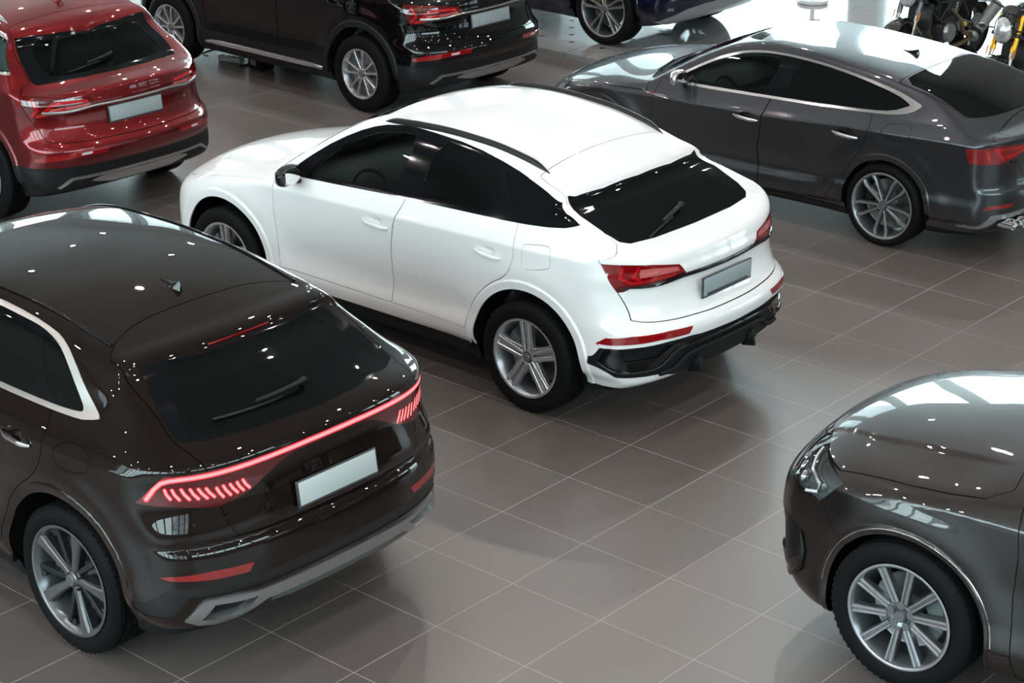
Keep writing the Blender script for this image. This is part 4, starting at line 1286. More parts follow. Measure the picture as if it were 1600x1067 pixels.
def car_white():
    A = M_ALL
    B = Body(WHITE)
    paint = mat_paint('white_clearcoat', (.87, .88, .88), rough=.35)
    root = empty('car', (.388, .28, 0), radians(179.714), 'white coupe-roofed SUV with black roof rails parked in the middle of the showroom floor', 'car', 'cars parked on the showroom floor')
    side = lambda V: .45 - np.abs(V[:, 1])
    dlo = [(2.235, 1.118), (1.92, 1.130), (1.11, 1.178), (.6, 1.200), (.136, 1.223), (-.20, 1.254), (-.325, 1.290), (-.325, 1.305), (-.17, 1.362), (.06, 1.437), (.33, 1.512), (.68, 1.572), (1.095, 1.592), (1.30, 1.585), (1.50, 1.556), (1.70, 1.478), (1.95, 1.335)]
    g1 = [(2.03, 1.150), (1.93, 1.156), (1.21, 1.203), (1.125, 1.560), (1.30, 1.556), (1.47, 1.530), (1.66, 1.452), (1.89, 1.300)]
    g2 = [(1.005, 1.214), (.94, 1.555), (.70, 1.542), (.455, 1.498), (.395, 1.47), (.305, 1.245), (.6, 1.227)]
    g3 = [(.145, 1.250), (-.17, 1.279), (-.262, 1.302), (-.15, 1.338), (.06, 1.408), (.335, 1.483), (.335, 1.45)]
    rearside = lambda V: V[:, 0] + .25
    low = lambda V: 1.10 - V[:, 2]
    rg = region('top', [(-.158, -.2), (-.158, .0), (-.150, .35), (-.128, .60), (-.112, .66), (-.25, .70), (-.45, .690), (-.535, .668), (-.575, .61), (-.602, .4), (-.612, 0), (-.612, -.2)], 0, low)
    rgb = region('top', [(-.166, -.2), (-.166, 0), (-.162, .40), (-.155, .50), (-.20, .545), (-.42, .575), (-.500, .585), (-.560, .52), (-.588, .35), (-.598, 0), (-.598, -.2)], 1, low)
    xs = lambda a, b: (lambda V: V[:, 0] + a + b * (1.123 - V[:, 2]))
    LO = [(.365, .985), (.372, 1.000), (.41, 1.056), (.60, 1.090), (.75, 1.109), (.90, 1.123), (1.2, 1.135), (1.2, .93), (.88, .932), (.776, .937), (.735, .962), (.55, .978)]
    lampR = region('rear', LO, 0, xs(.550, .43))
    P3 = lambda y, z: (B.x_tail(y, z), y, z)
    led = [[P3(.78, 1.085), P3(.80, 1.03), P3(.74, .992), P3(.60, 1.000), P3(.46, 1.005)], [P3(.70, 1.078), P3(.735, 1.03), P3(.70, 1.010)]]
    mark = [[P3(.845, 1.055), P3(.86, .985)]]
    band = region('rear', [(.42, 1.020), (.43, 1.044), (.60, 1.068), (.69, 1.072), (.70, 1.022), (.56, 1.022)], 0, lambda V: V[:, 0] + .6)
    dark = region('rear', [(.37, .98), (.40, 1.008), (.72, .975), (.87, .965), (.95, .93), (.77, .93), (.72, .955)], 0, lambda V: V[:, 0] + .5)
    gateline = [(0, .742), (.40, .748), (.62, .775), (.72, .84), (.765, .945), (.80, 1.10), (.80, 1.20)]
    gate = gate_fn([.2, .50, .62, .70, .76, .80, .84, .87], [.728, .736, .741, .748, .762, .785, .83, .90], [(.70, -.70), (.756, -.715), (.815, -.69), (.93, -.635), (1.123, -.552)], [(1.123, .92), (1.15, .84), (1.20, .70), (1.25, .69), (1.43, .675), (1.6, .60)], .150, .03)
    hood = lambda V: np.maximum(np.maximum(np.abs(V[:, 1]) - np.interp(V[:, 0], [2.3, 2.9, 3.3, 3.6], [.868, .850, .780, .62]), 2.60 - .26 * V[:, 1] ** 2 - V[:, 0]), .82 - V[:, 2])
    wind = lambda V: np.maximum(np.maximum(V[:, 0] + .26 * V[:, 1] ** 2 - 2.60, -(V[:, 0] + .12 * V[:, 1] ** 2 - 1.62)), np.abs(V[:, 1]) - np.interp(V[:, 2], [1.1, 1.3, 1.6], [.72, .62, .50]))
    dlo_f = region('side', dlo, 1)
    dlo_base(dlo_f, [(-.4, 1.32), (-.20, 1.262), (.136, 1.233), (.6, 1.21), (1.11, 1.188), (1.92, 1.14), (2.3, 1.125)])
    dF = [(2.30, 1.15), (2.31, 1.02), (2.315, .83), (2.29, .60), (2.27, .44), (1.20, .44), (1.195, .80), (1.165, .98), (1.11, 1.13), (1.06, 1.35), (1.05, 1.60), (2.3, 1.60)]
    dR = [(1.195, .44), (1.19, .80), (1.160, .98), (1.105, 1.13), (1.055, 1.35), (1.045, 1.60), (.2, 1.60), (.12, 1.22), (.095, 1.10), (.10, 1.02), (.122, .95), (.160, .895), (.21, .855), (.28, .815), (.345, .765), (.41, .700), (.465, .62), (.505, .53), (.525, .44)]
    S = lambda V: B.width(V[:, 0], V[:, 2]) - np.abs(V[:, 1]) - .035
    arch = lambda V: np.minimum(*[np.maximum(np.hypot(V[:, 0] - xw, (V[:, 2] - .37)) - B.Ra, .50 - np.abs(V[:, 1])) for xw in (0, 2.846)])
    # lower black insert of the rear bumper
    ins = region('rear', [(-.2, .600), (.33, .612), (.425, .622), (.60, .622), (.80, .605), (.90, .590), (.925, .478), (.865, .405), (.60, .392), (.45, .34), (.30, .30), (-.2, .30)], 0, lambda V: V[:, 0] + .50)
    insg = region('rear', [(.43, .57), (.50, .598), (.56, .60), (.66, .50), (.84, .498), (.86, .597), (.89, .595), (.912, .490), (.865, .428), (.74, .432), (.58, .452), (.50, .50)], 0, lambda V: V[:, 0] + .52)
    inf = region('rear', [(.57, .585), (.64, .512), (.83, .508), (.85, .590), (.60, .600)], 0, lambda V: V[:, 0] + .52)
    refl = region('rear', [(.412, .684), (.60, .690), (.80, .680), (.888, .662), (.905, .612), (.85, .624), (.66, .642), (.45, .640)], 0, lambda V: V[:, 0] + .52)
    feats = [
        dict(name='arch', f=arch, drop=True),
        dict(name='side_window', f=region('side', g1, 1, S), mat=A['glass'], off=.003, pair=True),
        dict(name='rear_side_window', f=region('side', g2, 1, S), mat=A['privacy'], off=.003, pair=True),
        dict(name='quarter_window', f=region('side', g3, 1, S), mat=A['privacy'], off=.003, pair=True),
        dict(name='window_trim', f=region('side', dlo, 1, S), mat=A['gloss'], pair=True, off=-.001),
        dict(name='tail_light', f=lampR, mat=A['red_lens'], pair=True, off=-.001, sub=[
            dict(name='tail_light_led', f=path_region(led, .0085), mat=A['red_bright'], off=-.0016, rim=0),
            dict(name='side_marker', f=path_region(mark, .007), mat=A['lamp_white'], off=-.0016, rim=0),
            dict(name='ribbed_band', f=band, mat=A['red_ribbed'], off=-.0012, rim=0),
            dict(name='dark_field', f=dark, mat=A['red_dark'], off=-.0008, rim=0)]),
        dict(name='rear_window', f=rgb, mat=A['privacy'], off=.001),
        dict(name='rear_window_surround', f=rg, mat=A['gloss']),
        dict(name='rear_reflector', f=refl, mat=A['reflector'], pair=True, off=-.002),
        dict(name='bumper_recess', f=inf, mat=A['plastic'], pair=True, off=.022, rim=0),
        dict(name='bumper_gloss_insert', f=insg, mat=A['gloss'], pair=True, off=-.004, rim=.03),
        dict(name='bumper_insert', f=ins, mat=A['plastic'], off=.003),
        dict(name='cowl', f=lambda V: np.maximum(np.maximum(V[:, 0] + .26 * V[:, 1] ** 2 - 2.605, -(V[:, 0] + .26 * V[:, 1] ** 2 - 2.52)), np.maximum(np.abs(V[:, 1]) - .79, 1.0 - V[:, 2])), mat=A['plastic'], off=.008),
        dict(name='windscreen', f=wind, mat=A['glass'], off=.003),
        dict(name='hood', f=hood, gap=.0025),
        dict(name='tailgate', f=gate, gap=.0025),
        dict(name='front_door', f=door_fn(dF, S, dlo_f), pair=True, gap=.0022),
        dict(name='rear_door', f=door_fn(dR, S, dlo_f), pair=True, gap=.0022),
        dict(name='fuel_flap', f=region('side', [(.025, 1.120), (.0, 1.132), (-.165, 1.155), (-.195, 1.140), (-.205, 1.04), (-.18, 1.01), (.0, .965), (.03, .985)], 1, lambda V: np.maximum(.45 - np.abs(V[:, 1]), 0 * V[:, 1] - 1)), gap=.0014, pair=True),
        dict(name='sill', f=lambda V: np.maximum(V[:, 2] - .335, np.maximum(V[:, 0] - 2.4, .42 - V[:, 0])), mat=A['plastic']),
        dict(name='underbody', f=lambda V: V[:, 2] - .30 - .02 * (V[:, 0] < -.4), mat=A['plastic']),
    ]
    build_shell(B, feats, root, paint, .016, A['gap'], A['lining'], ('side_window', 'windscreen', 'arch'))
    wheel_wells(B, root, A['well'])
    M = dict(A); M['rim'] = A['silver']; M['rim_barrel'] = A['silver_barrel']; M['caliper'] = A['cal_grey']
    w0 = make_wheel(root, (0, .815, .37), 1, .37, .258, .235, spokes_white, M)
    for (x, s) in ((0, -1), (2.846, 1), (2.846, -1)):
        w = copy_tree(w0, root); w.location = (x, s * .815, .37); w.rotation_euler = (0, 0, 0 if s > 0 else pi)
    add_handle(B, root, 1.205, 1.44, .965, paint, paint)
    add_handle(B, root, .205, .43, .995, paint, paint)
    add_mirror(B, root, 2.08, 1.10, A['gloss'], A['gloss'], A['mirror_glass'], .92)
    add_rail(B, root, (.09, 1.50), lambda x: .585 + .03 * min(1, max(0, (x - .1) / 1.0)), A['satin_black'])
    add_fin(B, root, .27, paint, .8)
    tx = lambda y, z: B.x_tail(abs(y), z)
    add_wiper(B, root, tx, -.03, 1.245, .44, 1.195, A['satin_black'])
    add_plate(B, root, 0, .868, .50, .115, A['plate'], A['plate_clip'])
    # black blade joining the lamps
    mb = MB(); rows = []
    for k in range(41):
        y = -.80 + 1.6 * k / 40; a = abs(y)
        z = .978 + .02 * (a / .8) ** 2 - .03 * sstep((a - .36) / .3) ; x = B.x_tail(a, z)
        t = .013 * (1 - .6 * max(0, a - .5) / .3)
        rows.append([(x + .01, y, z + t), (x - .012, y, z + t * .8), (x - .016, y, z), (x - .010, y, z - t), (x + .01, y, z - t)])
    mb.quadstrip(rows); mb.build('tailgate_blade', A['gloss'], root, 50)
    def swept(name, P, r, m, flat=None):
        P = np.array(P); Q = np.vstack([P, (P * [-1, 1])[::-1][1:]]) if P[-1, 0] == 0 else P
        Q = chaikin(Q, 3, False)
        mb = MB(); mb.tube([(B.x_tail(abs(y), z) - r * .3, y, z) for y, z in Q], r, 10, flat=flat); return mb.build(name, m, root, 60)
    swept('diffuser_blade', [(.915, .50), (.875, .438), (.72, .432), (.60, .450), (.52, .535), (.45, .566), (.2, .572), (0, .572)], .013, A['gloss'])
    swept('diffuser_lip', [(.62, .400), (.50, .400), (.42, .470), (.34, .492), (.1, .495), (0, .495)], .017, A['plastic'])
    for sy in (1, -1):
        mb = MB(); x = B.x_tail(.29, .40); mb.box((x + .02, sy * .29, .375), (.10, .022, .11), Matrix.Rotation(.2, 4, 'Y'), .004); mb.box((x - .005, sy * .29, .40), (.03, .085, .05), None, .006); mb.build('diffuser_fin', A['plastic'], root)
    # spoiler side fins beside the rear glass
    add_interior(root, 1.45, .62, A['seat'], A['dash'], A['lining'])
    return root, B

# ================================================================== elevations of the other cars
GREY = dict(
    wb=2.825, zw=.33, arch_r=.368, flare_r=.425, flare=.006, flare_w=.02, haunch=.018, ymax=.95,
    xmin=-1.16, xmax=3.76, zmax=1.43,
    plan=[(-1.1, .815), (-.8, .860), (-.4, .885), (0, .898), (.6, .888), (1.4, .886), (2.2, .892), (2.8, .895), (3.15, .872), (3.45, .815), (3.7, .74)],
    crease=[(-1.1, .935), (-.66, .935), (.12, .915), (1.18, .845), (2.05, .822), (3.1, .786), (3.6, .70)],
    vert=[(-.75, -.09), (-.64, -.050), (-.58, -.012), (-.50, -.004), (-.40, -.020), (-.2, -.012), (-.03, .004), (0, .009), (.012, .000), (.05, -.030), (.10, -.064), (.13, -.085), (.25, -.148), (.35, -.205), (.45, -.285), (.6, -.42)],
    taper=[(-1.1, .9), (-.5, .75), (0, .42), (.6, .08), (1.2, 0), (2.0, 0), (3.7, 0)],
    top=[(-1.15, 1.015), (-1.04, 1.022), (-.98, 1.020), (-.85, 1.030), (-.74, 1.062), (-.5, 1.142), (-.2, 1.235), (.05, 1.282), (.3, 1.322), (.6, 1.352), (1.0, 1.375), (1.3, 1.378), (1.6, 1.345), (1.9, 1.245), (2.3, 1.055), (2.50, .965), (2.6, .950), (3.0, .915), (3.3, .850), (3.5, .765), (3.7, .64)],
    tsig=.008,
    crown=[(-1.0, .03), (-.7, .05), (-.4, .04), (.1, .07), (.8, .09), (1.8, .09), (2.4, .08), (3.2, .12), (3.7, .14)],
    topk=[(-1.0, -.10), (-.6, -.16), (-.1, -.06), (.5, 0), (1.4, .05), (1.9, .13), (2.6, .24), (3.0, .2), (3.7, .1)],
    tail=[(.05, -.74), (.18, -.86), (.26, -.95), (.33, -1.005), (.42, -1.025), (.52, -1.03), (.575, -1.02), (.60, -1.00), (.68, -.985), (.80, -.990), (.90, -1.00), (.98, -1.025), (1.01, -1.035), (1.04, -1.02), (1.3, -.9)],
    tailc=(.14, .36),
    nose=[(.05, 3.45), (.2, 3.60), (.33, 3.67), (.48, 3.69), (.6, 3.67), (.7, 3.60), (.8, 3.45), (.9, 3.2)],
    nosec=(.20, .45),
    bottom=[(-1.0, .25), (-.8, .22), (-.5, .18), (0, .16), (1.4, .15), (2.8, .16), (3.4, .17), (3.7, .18)],
    edge=[(-1.0, .03), (-.5, .03), (.3, .04), (1.3, .03), (1.65, .018), (2.3, .018), (3.0, .06), (3.7, .10)],
    kr=.035, kn=.07, lining_z=.50, lining_x=(-.5, 2.6),
    dents=[(1.307, .812), (.372, .848)],
    scallop=[(.35, 2.3, .42, .09, -.016, 0)],
)
QSUV = dict(WHITE)
QSUV.update(
    taper=[(-1.0, .35), (-.5, .22), (0, .10), (.6, .02), (1.2, 0), (2.0, 0), (3.7, 0)],
    top=[(-1.1, 1.120), (-.90, 1.128), (-.80, 1.138), (-.70, 1.150), (-.60, 1.188), (-.45, 1.292), (-.27, 1.418), (-.258, 1.435), (-.248, 1.478), (-.083, 1.570), (.2, 1.628), (.6, 1.655), (1.0, 1.664), (1.45, 1.632), (1.75, 1.562), (2.15, 1.365), (2.5, 1.160), (2.60, 1.105), (2.75, 1.085), (3.0, 1.050), (3.4, .965), (3.65, .86), (3.8, .76)],
    topk=[(-1.0, -.12), (-.6, -.20), (-.25, -.12), (.1, -.05), (.5, 0), (1.4, .05), (2.0, .14), (2.7, .26), (3.0, .25), (3.7, .1)],
    crown=[(-1.0, .04), (-.7, .05), (-.5, .06), (-.2, .05), (.1, .07), (.8, .09), (1.8, .10), (2.5, .08), (3.2, .10), (3.7, .12)],
)
GRAPHITE = dict(
    wb=2.995, zw=.385, arch_r=.445, flare_r=.478, flare=.010, flare_w=.010, haunch=.018, ymax=1.03,
    xmin=-1.12, xmax=4.0, zmax=1.80,
    plan=[(-1.1, .90), (-.8, .94), (-.3, .965), (0, .972), (1.4, .958), (2.4, .960), (2.9, .970), (3.3, .945), (3.6, .885), (3.95, .79)],
    crease=[(-1.0, 1.08), (0, 1.06), (2.4, 1.030), (3.0, 1.005), (3.4, .930), (3.9, .84)],
    vert=[(-.90, -.11), (-.76, -.06), (-.70, -.02), (-.62, -.006), (-.5, -.016), (-.35, -.014), (-.18, .0), (-.03, .008), (0, .010), (.012, .004), (.05, -.020), (.09, -.055), (.13, -.090), (.30, -.150), (.45, -.22), (.60, -.31), (.75, -.44)],
    taper=[(-1.0, .2), (0, .05), (1.0, 0), (3.7, 0)],
    top=[(-1.15, 1.40), (-1.0, 1.52), (-.9, 1.60), (-.8, 1.655), (-.4, 1.705), (.5, 1.742), (1.2, 1.738), (1.6, 1.70), (1.9, 1.60), (2.3, 1.41), (2.62, 1.25), (2.70, 1.232), (3.0, 1.200), (3.3, 1.155), (3.55, 1.105), (3.72, 1.045), (3.85, .97), (4.0, .84)],
    crown=[(-1.0, .08), (.8, .08), (1.8, .09), (2.5, .10), (3.2, .13), (3.9, .14)],
    topk=[(-1.0, 0), (1.0, .05), (2.0, .25), (2.8, .34), (3.2, .2), (3.9, .1)],
    tail=[(.15, -.80), (.30, -.92), (.5, -1.02), (.65, -1.03), (.8, -1.0), (1.0, -.99), (1.15, -1.0), (1.3, -.95), (1.6, -.80), (1.75, -.72)],
    tailc=(.10, .25),
    nose=[(.15, 3.70), (.28, 3.83), (.40, 3.90), (.55, 3.915), (.75, 3.908), (.86, 3.900), (.94, 3.875), (1.02, 3.81), (1.10, 3.68), (1.2, 3.45)],
    nosec=(.06, .30),
    bottom=[(-1.0, .34), (-.5, .26), (0, .22), (1.4, .20), (2.8, .22), (3.4, .23), (3.9, .26)],
    edge=[(-1.0, .06), (1.5, .06), (2.4, .05), (3.0, .05), (3.9, .08)],
    kr=.06, kn=.06, lining_z=.62, lining_x=(-.7, 2.9),
    scallop=[(.35, 2.35, .58, .10, -.018, 0)],
)
BLUE = dict(BROWN)
BLUE.update(wb=2.928, zw=.385, arch_r=.455, flare_r=.50)

def hood_crease(s, V, f):
    """The bonnet's raised middle field: outboard of the crease the skin lies a centimetre lower."""
    x, y = V[:, 0], np.abs(V[:, 1])
    yc = np.interp(x, [2.4, 2.667, 2.977, 3.392, 3.757, 3.9], [.64, .615, .596, .555, .436, .38])
    on = sstep((x - 2.60) / .25) * sstep((V[:, 2] - .92) / .06)
    return f + .010 * on * sstep((y - yc) / .035 + .5)
GRAPHITE['extra'] = [hood_crease]

# ================================================================== the metallic grey fastback, upper right
def place_wheels(root, w0, wb, y, z, steer=0):
    for (x, s) in ((0, -1), (wb, 1), (wb, -1)):
        w = copy_tree(w0, root); w.location = (x, s * y, z); w.rotation_euler = (0, 0, (0 if s > 0 else pi) + (steer if x else 0))
def car_grey():
    A = M_ALL
    B = Body(GREY)
    paint = mat_paint('dark_grey_metallic', (.058, .063, .070), metal=1.0, rough=.36, flake=.35)
    root = empty('car', (.405, 4.484, 0), radians(180.5), 'metallic grey low fastback with silver window trim and silver mirrors', 'car', 'cars parked on the showroom floor')
    S = lambda V: B.width(V[:, 0], V[:, 2]) - np.abs(V[:, 1]) - .035
    dlo = [(2.15, .955), (1.9, .943), (1.14, .970), (.6, .996), (.207, 1.024), (.0, 1.042), (-.11, 1.068), (-.175, 1.108), (-.188, 1.122), (-.165, 1.134), (.047, 1.192), (.385, 1.248), (.62, 1.274), (.845, 1.291), (1.09, 1.299), (1.303, 1.296), (1.45, 1.279), (1.572, 1.255), (1.764, 1.180), (1.95, 1.08)]
    dli = [(2.08, .970), (1.9, .964), (1.14, .990), (.6, 1.015), (.207, 1.042), (.03, 1.062), (-.085, 1.110), (-.095, 1.118), (.047, 1.168), (.385, 1.230), (.62, 1.258), (.845, 1.276), (1.09, 1.284), (1.303, 1.281), (1.45, 1.264), (1.555, 1.240), (1.74, 1.168), (1.93, 1.068)]
    g1 = [(1.93, .985), (1.21, 1.002), (1.13, 1.272), (1.303, 1.270), (1.45, 1.252), (1.55, 1.228), (1.73, 1.158), (1.88, 1.075)]
    g2 = [(1.03, 1.006), (.98, 1.272), (.845, 1.266), (.62, 1.248), (.385, 1.221), (.375, 1.19), (.268, 1.052), (.6, 1.026)]
    g3 = [(.245, 1.053), (.04, 1.072), (-.07, 1.112), (-.075, 1.117), (.047, 1.158), (.355, 1.215), (.345, 1.18)]
    low = lambda V: 1.04 - V[:, 2]
    rg = region('top', [(.075, -.2), (.075, .3), (.070, .575), (-.25, .60), (-.50, .645), (-.545, .640), (-.60, .56), (-.665, .35), (-.70, 0), (-.70, -.2)], 1, low)
    lamp = region('rear', [(.20, .935), (.52, .932), (.74, .945), (.87, .918), (1.0, .915), (1.0, .80), (.85, .80), (.703, .797), (.60, .83), (.50, .868), (.35, .885), (.20, .89)], 0, lambda V: V[:, 0] + .675 - .25 * (V[:, 2] - .86))
    P3 = lambda y, z: (B.x_tail(y, z), y, z)
    led = [[P3(.80, .895), P3(.78, .83)], [P3(.74, .90), P3(.69, .835)], [P3(.76, .915), P3(.55, .912), P3(.3, .915)], [P3(.66, .85), P3(.5, .885)]]
    gate = gate_fn([0, .3, .45, .55], [.60, .60, .62, .80], [(.6, -.95), (.80, -.915), (.96, -.882), (1.00, -.80)], [(1.00, .62), (1.03, .64), (1.09, .66), (1.25, .60), (1.35, .55)], .120, .0)
    hood = lambda V: np.maximum(np.maximum(np.abs(V[:, 1]) - np.interp(V[:, 0], [2.2, 2.7, 3.2, 3.5], [.868, .880, .742, .55]), 2.50 - .24 * V[:, 1] ** 2 - V[:, 0]), .70 - V[:, 2])
    wind = lambda V: np.maximum(np.maximum(V[:, 0] + .24 * V[:, 1] ** 2 - 2.50, -(V[:, 0] + .10 * V[:, 1] ** 2 - 1.48)), np.abs(V[:, 1]) - np.interp(V[:, 2], [.95, 1.1, 1.36], [.68, .59, .47]))
    dF = [(2.22, .925), (2.24, .82), (2.262, .60), (2.25, .45), (2.18, .27), (1.17, .24), (1.20, .55), (1.165, .80), (1.13, .97), (1.04, 1.28), (1.03, 1.31), (2.2, 1.31)]
    dR = [(1.165, .24), (1.195, .55), (1.160, .80), (1.125, .97), (1.035, 1.28), (1.025, 1.31), (.22, 1.31), (.181, 1.02), (.165, .93), (.175, .86), (.20, .79), (.25, .70), (.31, .61), (.375, .52), (.44, .43), (.50, .34), (.545, .26)]
    dlo_f = region('side', dlo, 1)
    dlo_base(dlo_f, [(-.2, 1.12), (-.11, 1.078), (.0, 1.052), (.207, 1.034), (.6, 1.006), (1.14, .98), (1.9, .953), (2.2, .965)])
    arch = lambda V: np.minimum(*[np.maximum(np.hypot(V[:, 0] - xw, (V[:, 2] - .33)) - B.Ra, .48 - np.abs(V[:, 1])) for xw in (0, 2.825)])
    behind = lambda V: V[:, 0] + .52
    refl = region('rear', [(.82, .450), (.776, .483), (.60, .484), (.62, .458)], 0, behind)
    skid = region('rear', [(-.2, .425), (.474, .423), (.765, .402), (.82, .285), (.79, .290), (.712, .367), (.463, .390), (-.2, .392)], 0, behind)
    difr = region('rear', [(-.2, .392), (.463, .390), (.70, .362), (.74, .28), (-.2, .22)], 0, behind)
    hl = region('rear', [(.50, .66), (.55, .745), (.72, .770), (.95, .76), (.95, .68), (.72, .62)], 0, lambda V: 3.26 - V[:, 0])
    feats = [
        dict(name='arch', f=arch, drop=True),
        dict(name='side_window', f=region('side', g1, 1, S), mat=A['glass'], off=.003, pair=True),
        dict(name='rear_side_window', f=region('side', g2, 1, S), mat=A['privacy'], off=.003, pair=True),
        dict(name='quarter_window', f=region('side', g3, 1, S), mat=A['privacy'], off=.003, pair=True),
        dict(name='window_pillar_trim', f=region('side', dli, 1, S), mat=A['gloss'], pair=True, off=.002),
        dict(name='window_trim', f=region('side', dlo, 1, S), mat=A['chrome'], pair=True, off=-.003, rim=.02),
        dict(name='tail_light', f=lamp, mat=A['red_lens'], pair=True, off=-.001, sub=[dict(name='tail_light_led', f=path_region(led, .012), mat=A['red_bright'], off=-.0015, rim=0)]),
        dict(name='head_light', f=hl, mat=A['lamp_inside'], pair=True, off=.002),
        dict(name='rear_window', f=rg, mat=A['privacy'], off=.003),
        dict(name='rear_reflector', f=refl, mat=A['reflector'], pair=True, off=-.001),
        dict(name='diffuser_trim', f=skid, mat=A['alu'], off=-.008, rim=.03),
        dict(name='diffuser', f=difr, mat=A['gloss'], off=.01),
        dict(name='cowl', f=lambda V: np.maximum(np.maximum(V[:, 0] + .24 * V[:, 1] ** 2 - 2.505, -(V[:, 0] + .24 * V[:, 1] ** 2 - 2.40)), np.maximum(np.abs(V[:, 1]) - .73, .86 - V[:, 2])), mat=A['plastic'], off=.008),
        dict(name='windscreen', f=wind, mat=A['glass'], off=.003),
        dict(name='hood', f=hood, gap=.0025),
        dict(name='tailgate', f=gate, gap=.0025),
        dict(name='front_door', f=door_fn(dF, S, dlo_f), pair=True, gap=.0022),
        dict(name='rear_door', f=door_fn(dR, S, dlo_f), pair=True, gap=.0022),
        dict(name='fuel_flap', f=region('side', [(.059, .973), (-.15, 1.006), (-.205, .958), (-.18, .886), (.035, .872)], 1, S), gap=.0014, pair=True),
        dict(name='sill', f=lambda V: np.maximum(V[:, 2] - .215, np.maximum(V[:, 0] - 2.4, .36 - V[:, 0])), mat=A['gloss']),
        dict(name='underbody', f=lambda V: V[:, 2] - .235, mat=A['plastic']),
    ]
    build_shell(B, feats, root, paint, .016, A['gap'], A['lining'], ('side_window', 'windscreen', 'arch'))
    wheel_wells(B, root, A['well'])
    M = dict(A); M['rim'] = A['alu']; M['rim_barrel'] = A['rim_mid']; M['caliper'] = A['gloss']
    w0 = make_wheel(root, (0, .78, .33), 1, .33, .262, .255, spokes_s5, M)
    place_wheels(root, w0, 2.825, .78, .33)
    add_handle(B, root, 1.19, 1.425, .800, A['chrome'], A['gloss'])
    add_handle(B, root, .255, .49, .835, A['chrome'], A['gloss'])
    add_mirror(B, root, 1.99, .955, A['chrome'], A['gloss'], A['mirror_glass'], .82)
    add_fin(B, root, .335, A['gloss'], .9)
    # fender ornament with the red and white badge field
    for sy in (1, -1):
        mb = MB(); pts = []
        for x, z in ((2.365, .858), (2.31, .835), (2.08, .822)): pts.append((x, sy * (B.y_at(x, z) + .003), z))
        mb.tube(pts, .006, 8); 
        pts = []
        for x, z in ((2.33, .842), (2.12, .838), (2.075, .822)): pts.append((x, sy * (B.y_at(x, z) + .003), z))
        mb.tube(pts, .004, 8); o = mb.build('fender_ornament', A['chrome'], root, 60)
        mb = MB(); mb.box((2.25, sy * (B.y_at(2.25, .839) + .004), .839), (.035, .005, .012)); mb.build('fender_badge', A['red_bright'], o)
        mb = MB()
        for yy in (.63, .52): 
            mb.lathe([(.001, -.06), (.040, -.06), (.045, -.07), (.045, .06), (.039, .06), (.037, .0), (.001, .0)], 28, 'X', (-.925 if yy > .6 else -.965, sy * yy, .325))
            mb.bm.verts.ensure_lookup_table()
        # lathe runs along x; the open end looks rearward
        mb.build('exhaust_tips', A['bright'], root, 50)
    for sy in (1, -1):
        mb = MB(); x0, y0 = 2.46, .30 * sy
        mb.tube([(x0, y0, B.z_at(x0, abs(y0)) + .012), (x0 - .05, y0 + .28 * sy, B.z_at(x0 - .05, abs(y0 + .28 * sy)) + .015), (x0 - .12, y0 + .34 * sy, B.z_at(x0 - .12, min(.66, abs(y0 + .34 * sy))) + .015)], .010, 8)
        mb.build('wiper', A['plastic'], root, 60)
    add_plate(B, root, 0, .75, .50, .115, A['plate'], A['plate_clip'])
    add_interior(root, 1.40, .45, A['seat'], A['dash'], A['lining'], zb=.80, y=.35, hw=.66)
    return root, B

